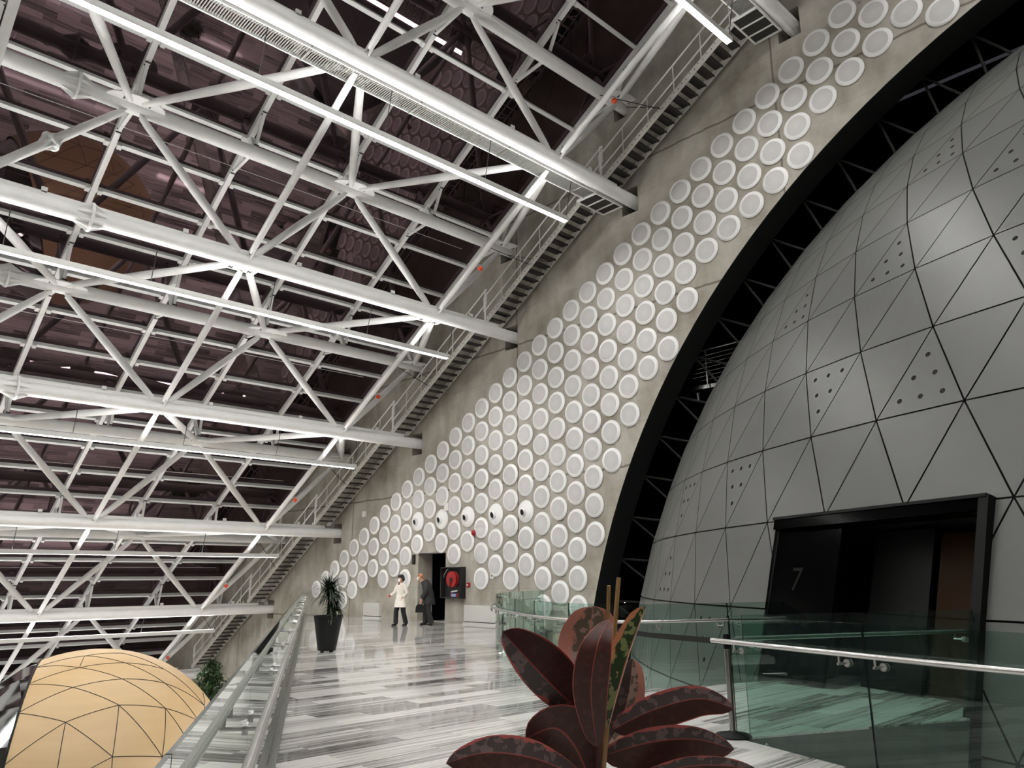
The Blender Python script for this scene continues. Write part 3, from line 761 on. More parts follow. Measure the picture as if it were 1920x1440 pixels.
# ------------------------------------------------------------------ things on and by the concrete wall
def wbox(name, x0, x1, z0, z1, d, mat, label, cat, group=None):
    o = MB().box(((x0 + x1) / 2, -d / 2 - .002, (z0 + z1) / 2), (x1 - x0, d, z1 - z0)).build(name, MT[mat]); return tag(o, label, cat, group)
for (x0, x1, z1, lb) in ((-9.7, -8.55, .62, 'narrow pale grey convector panel left of the two people'), (-3.12, -.95, .66, 'wide pale grey convector panel right of the hose cabinet')):
    t = thing('convector_panel', ((x0 + x1) / 2, -.06, 0), lb, 'convector', 'pale convector panels at the foot of the wall')
    MB().box(((x0 + x1) / 2, -.07, (z1 + .1) / 2), (x1 - x0, .13, z1 - .1)).build('cover', MT['panelw'], t)
    MB().box(((x0 + x1) / 2, -.07, .035), (x1 - x0 + .1, .14, .07)).build('plinth', MT['panelw'], t)
    MB().box(((x0 + x1) / 2, -.05, .085), (x1 - x0, .09, .03)).build('shadow_gap', MT['black'], t)
t = thing('hose_cabinet', (-3.78, -.1, .88), 'open black fire hose cabinet on the wall beside the doorway', 'fire hose cabinet')
x0, x1, z0, z1 = -4.365, -3.19, .885, 2.0
MB().box((-3.777, -.03, 1.4425), (x1 - x0, .05, z1 - z0)).build('back_panel', MT['black'], t)
b = MB()
for c, s in (((-3.777, -.13, z1 - .02), (x1 - x0, .25, .04)), ((-3.777, -.13, z0 + .02), (x1 - x0, .25, .04)), ((x0 + .02, -.13, 1.44), (.04, .25, z1 - z0)), ((x1 - .02, -.13, 1.44), (.04, .25, z1 - z0))): b.box(c, s)
b.build('case', MT['black'], t)
reel = MB().lathe((-3.78, -.07, 1.56), (0, -1, 0), [(.1, 0), (.29, 0), (.29, .02), (.23, .04), (.23, .1), (.29, .12), (.29, .14), (.05, .14)], 30).build('hose_reel', MT['red'], t)
MB().lathe((-3.78, -.21, 1.56), (0, -1, 0), [(.07, 0), (.07, .03), (.03, .04)], 16).build('hub', MT['black'], reel)
MB().tube([(-3.8, -.24, 1.5), (-3.82, -.24, 1.25)], .02, 8).build('crank', MT['black'], reel)
MB().tube([(-4.3, -.16, 1.62), (-4.2, -.2, 1.72), (-4.05, -.2, 1.9), (-3.95, -.2, 1.93)], .02, 8).build('hose_end', MT['chrome'], t)
MB().box((-3.76, -.07, 1.13), (.36, .02, .05), V((1, 0, .12)).normalized()).build('white_bar', MT['paper'], t)
b = MB()
MB().box((-3.75, -.07, .99), (.44, .02, .13)).build('label_plate', MT['red'], t)
MB().box((-3.77, -.085, .99), (.26, .012, .12)).build('label_centre', MT['blue'], t)
for q in range(4): MB().box((-3.87 + q * .065, -.094, .99), (.022, .01, .1), V((1, 0, .25)).normalized()).build('label_stroke', MT['paper'], t)
o = MB().box((-3.0, -.035, 1.36), (.15, .07, .16)).build('call_point', MT['red']); tag(o, 'small red call point box right of the hose cabinet', 'alarm button')
MB().box((-3.02, -.075, 1.36), (.05, .01, .06)).build('button', MT['paper'], o)
o = MB().lathe((-2.68, -.0, 3.2), (0, -1, 0), [(.1, 0), (.11, .05), (.1, .1), (.06, .14), (0, .15)], 18).build('alarm_sounder', MT['red'], smooth=True); tag(o, 'round red alarm sounder between the wall discs', 'alarm')
wbox('junction_box', -10.17, -9.93, 4.2, 4.45, .09, 'plastic', 'white box alone on bare concrete above the left discs', 'junction box')
wbox('junction_box', -4.42, -4.17, 4.1, 4.4, .09, 'plastic', 'white box squeezed between wall discs above the doorway', 'junction box')
o = wbox('wall_switch', -1.8, -1.62, 1.58, 1.76, .05, 'plastic', 'white switch plate beside a low disc right of hose cabinet', 'switch')
MB().box((-1.71, -.055, 1.67), (.05, .012, .05)).build('switch_dot', MT['black'], o)
wbox('door_display', -6.46, -6.29, 2.14, 2.5, .05, 'black', 'upright black display plate left of the doorway', 'display')

# ------------------------------------------------------------------ glass balustrades
def rail_bracket(b, gl, out, rail, z):
    """gl: point on the glass, out: unit vector from the glass to the rail side"""
    b.tube([rail - V((0, 0, .015)), rail - V((0, 0, .085))], .011, 8)
    b.tube([V((rail.x, rail.y, z - .085)) + out * .02, V((gl.x, gl.y, z - .085))], .012, 8)
    c = V((gl.x, gl.y, z - .085)); b.lathe(c + out * .008, out, [(.034, 0), (.034, .014)], 16); b.lathe(c - out * .022, out, [(.034, 0), (.034, .014)], 16)
def balustrade(name, path, side, label, gmat, pane=1.5, gh=1.2, rz=.95, drop=.36, off=.11, studs=True, rext=0, zrail=None, rcap=True, base=None):
    P = [V(p) for p in path]
    # lengths
    s = [0]
    for i in range(1, len(P)): s.append(s[-1] + (P[i] - P[i - 1]).length)
    tot = s[-1]
    def pt(x):
        x = max(0, min(tot, x))
        for i in range(1, len(P)):
            if x <= s[i] + 1e-9:
                f = (x - s[i - 1]) / max(1e-9, s[i] - s[i - 1]); d = (P[i] - P[i - 1]).normalized(); return P[i - 1].lerp(P[i], f), d
        return P[-1], (P[-1] - P[-2]).normalized()
    t = thing(name, tuple(P[0]), label, 'balustrade', 'glass balustrades')
    npn = max(1, round(tot / pane)); w = tot / npn
    for q in range(npn):
        a, e = q * w + .006, (q + 1) * w - .006
        k = max(2, int((e - a) / .25) + 1) if len(P) > 2 else 2
        pts = [pt(a + (e - a) * i / (k - 1)) for i in range(k)]
        b = MB(); n2 = []
        for (p, d) in pts:
            nn = V((-d.y, d.x, 0)) * side
            for hz, of in ((-drop, -.007), (gh, -.007), (gh, .007), (-drop, .007)): b.v.append(p + nn * of + V((0, 0, hz)))
        for i in range(k - 1):
            for j in range(4):
                b.f.append([i * 4 + j, i * 4 + (j + 1) % 4, (i + 1) * 4 + (j + 1) % 4, (i + 1) * 4 + j]); b.mi.append(1 if j == 1 else 0)
        b.f.append([0, 1, 2, 3]); b.mi.append(1); b.f.append([(k - 1) * 4 + j for j in (3, 2, 1, 0)]); b.mi.append(1)
        g = b.build('glass_pane', [MT[gmat], MT['gedge']], t)
        for x in (a + .18, e - .18):
            p, d = pt(x); nn = V((-d.y, d.x, 0)) * side; r_ = p + nn * off + V((0, 0, rz))
            bb = MB(); rail_bracket(bb, p + V((0, 0, 0)), nn, r_, rz); bb.build('rail_bracket', MT['chrome'], t, smooth=True)
            if studs:
                for zz in (-.1, -.27):
                    MB().lathe(p + V((0, 0, zz)) - nn * .03, nn, [(.026, 0), (.03, .005), (.03, .016), (.012, .018), (.012, .09)], 14).build('fixing_stud', MT['chrome'], g)
    k = max(2, int(tot / .2))
    rp = []
    for i in range(k + 1):
        p, d = pt(tot * i / k); nn = V((-d.y, d.x, 0)) * side; rp.append(p + nn * off + V((0, 0, rz)))
    if rext: rp.insert(0, rp[0] + (rp[0] - rp[1]).normalized() * rext)
    MB().tube(rp, .0245, 14).build('handrail', MT['chrome'], t, smooth=True)
    if base: 
        p0, p1 = P[0], P[-1]; d = (p1 - p0).normalized(); nn = V((-d.y, d.x, 0)) * side
        MB().bar(p0 + nn * .045 + V((0, 0, .012)), p1 + nn * .045 + V((0, 0, .012)), .07, .022).build('base_channel', MT['chromed'], t)
    return t
balustrade('glass_balustrade', [bal(-26, -7.265), bal(sW - .1, -7.265)], -1, 'long straight glass balustrade with steel handrail on the left edge of the deck', 'glass', pane=2.6, gh=1.2, rz=.93, studs=False, drop=.3, off=.115, base=True)
balustrade('glass_balustrade', [p + V((0, -.0, 0)) for p in VOID[1:-3]], -1, 'curved glass balustrade sweeping from the arch round to the dome door', 'glassg', pane=1.45, studs=True)
balustrade('glass_balustrade', [BR0 + V((.03, .1, 0)), BR1], 1, 'short glass balustrade along the right side of the dome bridge', 'glassg', pane=2.2, off=.13, studs=True)
balustrade('glass_balustrade', [p for p in NEAR[:26]], -1, 'nearest glass balustrade at lower right with one end by the stanchion', 'glassg', pane=1.62, off=.11, rz=.945, rext=.16)

# ------------------------------------------------------------------ belt stanchions
def stanchion(x, y, lb):
    t = thing('belt_stanchion', (x, y, 0), lb, 'stanchion', 'chrome belt stanchions')
    MB().lathe((x, y, 0), (0, 0, 1), [(.19, 0), (.19, .012), (.17, .03), (.05, .05), (.04, .06), (.0, .06)], 30).build('base', MT['frame'], t, smooth=True)
    MB().tube([(x, y, .05), (x, y, .98)], .032, 20).build('pole', MT['chromed'], t, smooth=True)
    MB().lathe((x, y, .86), (0, 0, 1), [(.038, 0), (.038, .12), (.03, .15), (0, .15)], 20).build('belt_head', MT['frame'], t, smooth=True)
    return t
st = stanchion(14.24, -11.02, 'dark chrome belt stanchion standing at the corner of the near glass')
stanchion(11.45, -9.95, 'belt stanchion behind the rubber plant holding the far end of the belt')
o = MB().bar((14.24, -11.02, .93), (12.85, -10.49, .905), .004, .06).bar((12.85, -10.49, .905), (11.45, -9.95, .93), .004, .06).build('barrier_belt', MT['belt'], st)

# ------------------------------------------------------------------ dracaena in a tall black planter on the deck
px_, py_ = 2.75, -9.07
t = thing('planter', (px_, py_, 0), 'tall tapered black planter on the marble floor beside the left balustrade', 'planter')
MB().lathe((px_, py_, .03), (0, 0, 1), [(.195, 0), (.2, .005), (.325, .74), (.335, .745), (.335, .76), (.30, .76), (.285, .68), (0, .68)], 36).build('pot', MT['pot'], t, smooth=True)
b = MB()
for a in range(4): b.lathe((px_ + .14 * math.cos(a * PI / 2 + .4), py_ + .14 * math.sin(a * PI / 2 + .4), 0), (0, 0, 1), [(.03, 0), (.03, .035)], 10)
b.build('castors', MT['black'], t)
MB().lathe((px_, py_, .69), (0, 0, 1), [(.285, 0), (.2, .04), (0, .05)], 20).build('soil', MT['soil'], t)
t2 = thing('dracaena', (px_, py_, .73), 'spiky green dracaena with two leaf heads growing in black planter', 'potted plant')
def spiky(c, n, ln, up=.5):
    b = MB()
    for q in range(n):
        a = random.uniform(0, 2 * PI); el = random.uniform(-.2, 1.35) ; L_ = ln * random.uniform(.75, 1.1)
        d = V((math.cos(a) * math.cos(el), math.sin(a) * math.cos(el), math.sin(el))); s = V((-math.sin(a), math.cos(a), 0))
        p = V(c) + V((0, 0, random.uniform(-.12, .1))); ws = [.013, .019, .017, .010, .001]; o = len(b.v)
        for i in range(5):
            b.v += [p - s * ws[i], p + s * ws[i]]
            p = p + d * L_ / 4; d = (d + V((0, 0, -.33 - .1 * i * (1 - abs(math.sin(el)))))).normalized()
        for i in range(4): b.f.append([o + 2 * i, o + 2 * i + 1, o + 2 * i + 3, o + 2 * i + 2]); b.mi.append(0)
    return b
MB().tube([(px_ - .02, py_, .7), (px_ - .03, py_ + .01, 1.05), (px_ - .0, py_, 1.35)], [.035, .03, .025], 10).build('stem', MT['bark'], t2, smooth=True)
MB().tube([(px_ + .08, py_ + .05, .7), (px_ + .1, py_ + .07, .9)], [.028, .022], 10).build('stem', MT['bark'], t2, smooth=True)
spiky((px_ - .01, py_, 1.28), 260, .52).build('leaf_head', MT['dracaena'], t2)
spiky((px_ + .1, py_ + .07, .90), 170, .4).build('leaf_head', MT['dracaena'], t2)
# leafy tree on the lower level by the wall
tx, ty = -20.3, -1.9
t = thing('leafy_tree', (tx, ty, LOW), 'small leafy green tree on the lower level below the stair foot', 'tree')
MB().tube([(tx, ty, LOW), (tx + .05, ty, -5), (tx, ty, -3.4)], [.07, .06, .03], 10).build('trunk', MT['bark'], t, smooth=True)
b = MB()
for q in range(2400):
    r_ = random.random() ** .5; a = random.uniform(0, 2 * PI); el = random.uniform(-1.2, 1.5)
    p = V((tx, ty, -3.5)) + V((math.cos(a) * math.cos(el) * .8, math.sin(a) * math.cos(el) * .8, math.sin(el) * 1.3)) * r_
    d = V((random.uniform(-1, 1), random.uniform(-1, 1), random.uniform(-.8, .3))).normalized(); s, u = frame_of(d); b.add([p, p + d * .09 + s * .045, p + d * .2, p + d * .09 - s * .045], [(0, 1, 2, 3)])
b.build('foliage', MT['treeleaf'], t)

# ------------------------------------------------------------------ wooden dome on the lower level
WC, WR = V((-7.374, -10.962, -4.586)), 4.1644
wv = dict(A=(.7002, -.3296, .6333), B=(.7122, -.0325, .7012), C=(.7131, .2636, .6496), D=(.8974, -.0946, .431), E=(.8989, .2048, .3873), F=(.5206, -.2643, .8118), G=(.5412, .0235, .8406),
          H=(.5332, .3098, .7872), I=(.5056, .6137, .6065), J=(.7987, .3836, .4636), K=(.3541, -.196, .9144), L=(.3698, .0838, .9253), M=(.1897, -.1269, .9736), N=(.2957, -.4775, .8274),
          O=(.4813, -.5465, .6854), P=(.6605, -.6161, .4292), Q=(.1035, -.3984, .9114), X=(.6714, .5125, .5353), Y=(.5922, .5834, .5558), T=(.3192, .6712, .669), S=(.19, .12, .974), U=(.36, .36, .86), A2=(.8347, -.3765, .402), D2=(.965, -.11, .24), E2=(.965, .16, .2), P2=(.86, -.42, .28), J2=(.93, .3, .2), Z=(.92, .12, .36))
t = thing('wooden_dome', (WC.x, WC.y, LOW), 'smooth wooden dome with black curved panel seams below the left balustrade', 'dome')
CN, CDIST = V((-.328, -.943, .06)).normalized(), .3957
bw = bmesh.new(); bmesh.ops.create_uvsphere(bw, u_segments=96, v_segments=48, radius=WR)
bmesh.ops.bisect_plane(bw, geom=bw.verts[:] + bw.edges[:] + bw.faces[:], plane_co=CN * CDIST * WR, plane_no=CN, clear_outer=True)
bmesh.ops.bisect_plane(bw, geom=bw.verts[:] + bw.edges[:] + bw.faces[:], plane_co=V((0, 0, LOW + .01)) - V((0, 0, WC.z)), plane_no=V((0, 0, -1)), clear_outer=True)
me = bpy.data.meshes.new('veneer'); 
for v in bw.verts: v.co += WC - V((WC.x, WC.y, LOW))
bw.to_mesh(me); bw.free(); me.materials.append(MT['wooddome']); me.polygons.foreach_set('use_smooth', [True] * len(me.polygons))
o = bpy.data.objects.new('veneer_shell', me); COL.objects.link(o); o.parent = t
for pr_ in ('PA AB BC CX OA AD FB BE GC CJ NF OF FG GH HI NK KG GC KL MK ML LH HX QK QM BD CE DE EJ A,A2 D,D2 E,E2 I,Y I,T LU UI MS SU P2,D'.split()):
    a, c = pr_.split(',') if ',' in pr_ else (pr_[0], pr_[1:])
    p, q = V(wv[a]).normalized(), V(wv[c]).normalized()
    pts = [WC + (p.slerp(q, i / 14)) * (WR + .002) for i in range(15)]
    MB().tube(pts, .0095, 6).build('seam', MT['seam'], t)
fx, fy = frame_of(CN); rr_ = WR * math.sqrt(1 - CDIST ** 2)
MB().tube([WC + CN * CDIST * WR + (fx * math.cos(a) + fy * math.sin(a)) * (rr_ + .01) for a in [2 * PI * q / 72 for q in range(73)] if (WC + CN * CDIST * WR + (fx * math.cos(a) + fy * math.sin(a)) * rr_).z > LOW + .03], .03, 8, cap=True).build('edge_frame', MT['frame'], t)
bw = bmesh.new(); bmesh.ops.create_icosphere(bw, subdivisions=3, radius=WR * .995)
bmesh.ops.bisect_plane(bw, geom=bw.verts[:] + bw.edges[:] + bw.faces[:], plane_co=CN * CDIST * WR, plane_no=CN, clear_inner=True)
bmesh.ops.bisect_plane(bw, geom=bw.verts[:] + bw.edges[:] + bw.faces[:], plane_co=V((0, 0, LOW + .01)) - V((0, 0, WC.z)), plane_no=V((0, 0, -1)), clear_outer=True)
me = bpy.data.meshes.new('facets')
for v in bw.verts: v.co += WC - V((WC.x, WC.y, LOW))
bw.to_mesh(me); bw.free(); me.materials.append(MT['mirror'])
o = bpy.data.objects.new('mirror_glass_facets', me); COL.objects.link(o); o.parent = t; o['label'] = 'mirrored glass facets closing the dome'

# ------------------------------------------------------------------ rubber plant close to the viewer
DP0 = 1.7
base = at(1126, 1445, DP0); base.z = 0
t = thing('rubber_plant', tuple(base + V((0, 0, .42))), 'variegated rubber plant with red and pink edged leaves close to the viewer', 'potted plant')
pt_ = thing('plant_pot', tuple(base), 'dark round pot holding the near rubber plant', 'planter')
MB().lathe(base, (0, 0, 1), [(.13, 0), (.135, .005), (.19, .4), (.195, .42), (.195, .44), (.175, .44), (.165, .38), (0, .38)], 32).build('pot', MT['pot'], pt_, smooth=True)
MB().lathe(base + V((0, 0, .385)), (0, 0, 1), [(.165, 0), (.1, .02), (0, .025)], 20).build('soil', MT['soil'], pt_)
s0 = base + V((0, 0, .40))
MB().tube([s0, base + V((.01, 0, .8)), at(1126, 1445, DP0), at(1122, 1390, DP0), at(1121, 1330, DP0 + .02), at(1124, 1290, DP0 + .03)], [.013, .012, .0105, .009, .007, .004], 12).build('stem', MT['stem'], t, smooth=True)
tp1, bt1 = at(1160, 1083, DP0 + .04), at(1133, 1430, DP0 - .03); k1 = (.45 - bt1.z) / (tp1.z - bt1.z)
o = MB().tube([bt1 + (tp1 - bt1) * k1, tp1], .0052, 10).build('plant_stake', MT['stake']); tag(o, 'taller brown stake standing among the rubber plant leaves', 'plant stake', 'brown plant stakes')
tp2, bt2 = at(1141.5, 1098, DP0 + .10), at(1133, 1430, DP0 + .06); k2 = (.45 - bt2.z) / (tp2.z - bt2.z)
o = MB().tube([bt2 + (tp2 - bt2) * k2, tp2], .0046, 10).build('plant_stake', MT['stake']); tag(o, 'shorter brown stake left of the taller stake in rubber plant', 'plant stake', 'brown plant stakes')
def cv(a): return R0 * a[0] + R1 * a[1] + R2 * a[2]
def leaf(sp_, across, wl, wr, fl, fr, ml, mr, prof=None, tip=.012, wav=.0, under=('maroon', 'maroon')):
    P = [at(*p) for p in sp_]; n = 18
    cs = catmull(P, 8); idx = [i * (len(cs) - 1) / n for i in range(n + 1)]
    pts = []
    for x in idx:
        i = min(int(x), len(cs) - 2); pts.append(cs[i].lerp(cs[i + 1], x - i))
    A = cv(across).normalized(); me = bpy.data.meshes.new('leaf'); b = MB(); at_v = []; nc = 6
    for i, p in enumerate(pts):
        d = (pts[min(i + 1, n)] - pts[max(i - 1, 0)]).normalized(); a = (A - d * A.dot(d)).normalized(); N_ = d.cross(a).normalized(); s = i / n
        w = (math.sin(PI * min(1, s ** .85 * .97 + .015)) ** .72) if prof is None else prof(s)
        if s > .93: w *= max(0, (1 - s) / .07) ** .8
        for side, wd_, f in ((-1, wl, fl), (1, wr, fr)):
            for j in range(nc + 1):
                u = j / nc
                q = p + (a * side * math.cos(f) + N_ * math.sin(f)) * (wd_ * w * u) + N_ * (-.25 * wd_ * w * u * u * .4 + wav * math.sin(s * 17 + side) * u * u * wd_)
                b.v.append(q); at_v.append((side * u, s, 0))
    st = 2 * (nc + 1)
    def half(h, side): return h * (nc + 1)
    for i in range(n):
        for h, m in ((0, 0), (1, 1)):
            for j in range(nc):
                a_ = i * st + h * (nc + 1) + j; f_ = [a_, a_ + 1, a_ + st + 1, a_ + st]
                b.f.append(f_ if h else f_[::-1]); b.mi.append(m)
    nv = len(b.v)
    # second skin underneath, a millimetre away, so the blade has two faces
    nrm = [V((0, 0, 0)) for _ in b.v]
    for f in b.f:
        q = (b.v[f[1]] - b.v[f[0]]).cross(b.v[f[2]] - b.v[f[0]])
        for x in f: nrm[x] += q
    top = list(b.f); tm = list(b.mi)
    for i in range(nv):
        q = nrm[i].normalized() if nrm[i].length > 1e-12 else V((0, 0, 1))
        b.v.append(b.v[i] - q * .0008)
    for f, m in zip(top, tm): b.f.append([x + nv for x in reversed(f)]); b.mi.append(2 + m)
    me.from_pydata([tuple(v - (parent_base(t))) for v in b.v], [], b.f)
    for m in (ml, mr, under[0], under[1]): me.materials.append(LEAF[m])
    me.polygons.foreach_set('material_index', b.mi); me.polygons.foreach_set('use_smooth', [True] * len(b.f))
    la = me.attributes.new('leaf', 'FLOAT_VECTOR', 'POINT')
    la.data.foreach_set('vector', [c for v in at_v + at_v for c in v])
    o = bpy.data.objects.new('leaf', me); COL.objects.link(o); o.parent = t
    return o
D = DP0
ov = lambda s: math.sin(PI * min(1, s * .96 + .02)) ** .55
leaf([(1104, 1308, D + .05), (1099, 1240, D + .09), (1107, 1180, D + .10), (1113, 1136, D + .09)], (1, 0, .1), .071, .071, .12, .12, 'pink', 'pink', prof=ov, under=('pink', 'pink'))
leaf([(1119, 1400, D - .05), (1108, 1300, D - .10), (1119, 1215, D - .10), (1141, 1161, D - .05)], (1, -.1, -.1), .040, .039, .15, .3, 'maroon2', 'maroon2', under=('maroon2', 'maroon2'))
leaf([(1100, 1345, D + .02), (1040, 1290, D - .02), (985, 1232, D - .05), (942, 1184, D - .05)], (.72, -.69, .15), .040, .068, .1, .1, 'grey', 'maroon', under=('grey', 'maroon'))
leaf([(1140, 1365, D - .02), (1161, 1285, D - .04), (1182, 1215, D - .02), (1211, 1137, D + .0)], (.85, .3, .3), .048, .016, .2, .9, 'green', 'pink', prof=ov, under=('green', 'pink'))
leaf([(1134, 1405, D + .06), (1165, 1350, D + .08), (1180, 1295, D + .09), (1186, 1235, D + .08)], (.9, .4, 0), .040, .040, .1, .1, 'grey', 'pink', prof=ov, under=('grey', 'pink'))
leaf([(1150, 1368, D + .03), (1220, 1333, D + .04), (1310, 1310, D + .05), (1377, 1329, D + .04)], (.05, 1, .0), .034, .050, .5, .1, 'grey', 'maroon2', under=('grey', 'maroon2'))
leaf([(1128, 1418, D), (1215, 1392, D - .05), (1305, 1386, D - .06), (1377, 1405, D - .04)], (.05, 1, .0), .030, .062, .3, .1, 'grey', 'maroon2', under=('grey', 'maroon2'))
leaf([(1105, 1460, D + .02), (1078, 1400, D - .0), (1040, 1365, D - .03), (985, 1385, D - .04)], (.55, -.83, .0), .070, .068, .1, .1, 'maroon2', 'maroon2', under=('maroon2', 'maroon2'))
leaf([(1095, 1462, D - .02), (1010, 1424, D - .1), (915, 1411, D - .14), (836, 1431, D - .14)], (-.05, -1, .1), .052, .038, .1, .5, 'maroon2', 'grey', under=('maroon2', 'grey'))
leaf([(1150, 1480, D - .05), (1270, 1440, D - .12), (1360, 1435, D - .15), (1425, 1448, D - .15)], (.05, 1, .0), .018, .055, .4, .1, 'grey', 'maroon2', under=('grey', 'maroon2'))

# little steel bin at the foot of the curved balustrade
t = thing('waste_bin', (9.75, -9.3, 0), 'small steel bin with a blue rim, mostly hidden behind the rubber plant', 'bin')
MB().lathe((9.75, -9.3, 0), (0, 0, 1), [(.11, 0), (.12, .01), (.12, .5), (.11, .5), (.105, .3), (0, .3)], 24).build('body', MT['chrome'], t, smooth=True)
MB().lathe((9.75, -9.3, .5), (0, 0, 1), [(.118, 0), (.128, .01), (.128, .04), (.105, .045), (.105, .0)], 24).build('rim', MT['blue'], t, smooth=True)

# ------------------------------------------------------------------ the two people by the doorway
def skinned(name, J, E, mat, parent, sub=1):
    ks = list(J); me = bpy.data.meshes.new(name); me.from_pydata([J[k][:3] for k in ks], [(ks.index(a), ks.index(c)) for a, c in E], [])
    o = bpy.data.objects.new(name, me); COL.objects.link(o)
    o.modifiers.new('s', 'SKIN'); 
    for d, k in zip(me.skin_vertices[0].data, ks):
        r = J[k][3]; d.radius = r if isinstance(r, tuple) else (r, r); d.use_root = (k == ks[0])
    m = o.modifiers.new('u', 'SUBSURF'); m.levels = sub; m.render_levels = sub
    dg = bpy.context.evaluated_depsgraph_get(); me2 = bpy.data.meshes.new_from_object(o.evaluated_get(dg))
    bpy.data.objects.remove(o); me2.name = name; me2.materials.clear(); me2.materials.append(MT[mat])
    me2.polygons.foreach_set('use_smooth', [True] * len(me2.polygons))
    o = bpy.data.objects.new(name, me2); COL.objects.link(o); o.parent = parent
    return o
def fingers(J, E, wrist, palm_dir, side_dir, tag_):
    w = V(J[wrist][:3]); d = V(palm_dir).normalized(); s = V(side_dir).normalized(); c = d.cross(s)
    J[tag_ + 'p'] = (*(w + d * .07), (.022, .036)); E.append((wrist, tag_ + 'p'))
    for k, (off, ln) in enumerate(((-.03, .062), (-.01, .075), (.011, .07), (.03, .055))):
        a = w + d * .105 + s * off; e = a + d * ln * .5 + c * .006; f = e + d * ln * .35 + c * .028
        for nm, p, r in ((f'{tag_}{k}a', a, .0105), (f'{tag_}{k}b', e, .0095), (f'{tag_}{k}c', f, .008)): J[nm] = (*p, r)
        E += [(tag_ + 'p', f'{tag_}{k}a'), (f'{tag_}{k}a', f'{tag_}{k}b'), (f'{tag_}{k}b', f'{tag_}{k}c')]
    a = w + d * .045 - s * .045; e = a + d * .04 - s * .012 + c * .012
    J[tag_ + 't1'] = (*a, .0115); J[tag_ + 't2'] = (*e, .0095); E += [(wrist, tag_ + 't1'), (tag_ + 't1', tag_ + 't2')]
def loft(name, rings, mat, parent, n=20, caps=False):
    b = MB()
    for (cx, cy, cz, rx, ry, tilt) in rings:
        for j in range(n):
            a = 2 * PI * j / n; b.v.append(V((cx + rx * math.cos(a), cy + ry * math.sin(a), cz + tilt * math.sin(a))))
    for i in range(len(rings) - 1):
        for j in range(n):
            q, r = i * n + j, i * n + (j + 1) % n; b.f.append([q, r, r + n, q + n]); b.mi.append(0)
    if caps: b.f.append(list(range(n))); b.mi.append(0); b.f.append(list(range((len(rings) - 1) * n, len(rings) * n))); b.mi.append(0)
    return b.build(name, MT[mat], parent, smooth=True, base=(0, 0, 0))
def head(parent, c, fwd, hair, mat='skin'):
    """face features, mask and hair round a head centre; fwd is the horizontal facing, all local"""
    f = V(fwd).normalized(); s = V((-f.y, f.x, 0)); c = V(c)
    b = MB().sphere(c + f * .062 + V((0, 0, -.04)), .066, 14, 9, (.98, .6, .92)); b.build('face_mask', MT['mask'], parent, smooth=True, base=(0, 0, 0))
    b = MB()
    for q in (-1, 1): b.sphere(c + f * .094 + s * .034 * q + V((0, 0, .012)), .012, 8, 6)
    b.build('eyes', MT['hair'], parent, base=(0, 0, 0))
    return f, s
# woman in the cream coat, walking to the left
wo = thing('person', (-4.12, -2.2, 0), 'person in cream belted coat, black trousers and white mask walking away from the doorway', 'person', 'two people by the doorway')
wo.rotation_euler = (0, 0, math.radians(6))
J = {'pel': (0, 0, .92, (.14, .1)), 'sp': (0, .0, 1.12, (.12, .09)), 'ch': (0, .0, 1.3, (.15, .1)), 'nk': (0, -.02, 1.43, .05), 'hd0': (0, -.03, 1.5, (.065, .07)), 'hd1': (0, -.03, 1.58, (.078, .09)), 'hd2': (0, -.02, 1.645, (.06, .07)),
     'ns0': (0, -.115, 1.565, .018), 'erL': (.082, -.02, 1.565, .016), 'erR': (-.082, -.02, 1.565, .016),
     'sL': (.15, 0, 1.36, .04), 'eL': (.25, .06, 1.12, .042), 'wL': (.16, -.06, .95, .03), 'sR': (-.15, 0, 1.36, .04), 'eR': (-.25, -.06, 1.12, .042), 'wR': (-.31, -.24, 1.0, .03),
     'hL': (.09, 0, .88, .085), 'kL': (.12, .03, .48, .058), 'aL': (.15, .14, .09, .042), 'fL': (.16, .02, .035, .035), 'hR': (-.09, 0, .88, .085), 'kR': (-.11, -.1, .48, .058), 'aR': (-.12, -.1, .09, .042), 'fR': (-.13, -.23, .035, .035)}
E = [('pel', 'sp'), ('sp', 'ch'), ('ch', 'nk'), ('nk', 'hd0'), ('hd0', 'hd1'), ('hd1', 'hd2'), ('hd1', 'ns0'), ('hd1', 'erL'), ('hd1', 'erR'), ('ch', 'sL'), ('sL', 'eL'), ('eL', 'wL'), ('ch', 'sR'), ('sR', 'eR'), ('eR', 'wR'),
     ('pel', 'hL'), ('hL', 'kL'), ('kL', 'aL'), ('aL', 'fL'), ('pel', 'hR'), ('hR', 'kR'), ('kR', 'aR'), ('aR', 'fR')]
fingers(J, E, 'wR', (-.35, -.7, -.4), (.6, -.3, .1), 'R'); fingers(J, E, 'wL', (-.3, -.3, -.85), (.3, -.9, 0), 'L')
skinned('body', J, E, 'skin', wo)
head(wo, (0, -.03, 1.575), (-.25, -1, 0), 'hair')
b = MB()
for (dx, dy, dz, r) in ((0, .02, 1.63, .105), (.06, .01, 1.6, .075), (-.06, .01, 1.6, .075), (0, .06, 1.57, .085), (.03, -.04, 1.675, .07), (-.04, -.04, 1.67, .065), (.085, .02, 1.55, .04), (-.085, .02, 1.55, .04)): b.sphere((dx, dy, dz), r, 14, 9)
b.build('hair', MT['hair'], wo, smooth=True, base=(0, 0, 0))
loft('coat', [(0, .0, .62, .25, .20, 0), (0, 0, .66, .245, .195, 0), (0, 0, .85, .215, .165, 0), (0, 0, 1.03, .165, .125, 0), (0, 0, 1.06, .16, .12, 0), (0, 0, 1.09, .165, .125, 0), (0, 0, 1.22, .185, .13, 0), (0, 0, 1.33, .19, .125, 0), (0, 0, 1.40, .15, .10, 0), (0, -.01, 1.44, .08, .075, 0)], 'coat', wo)
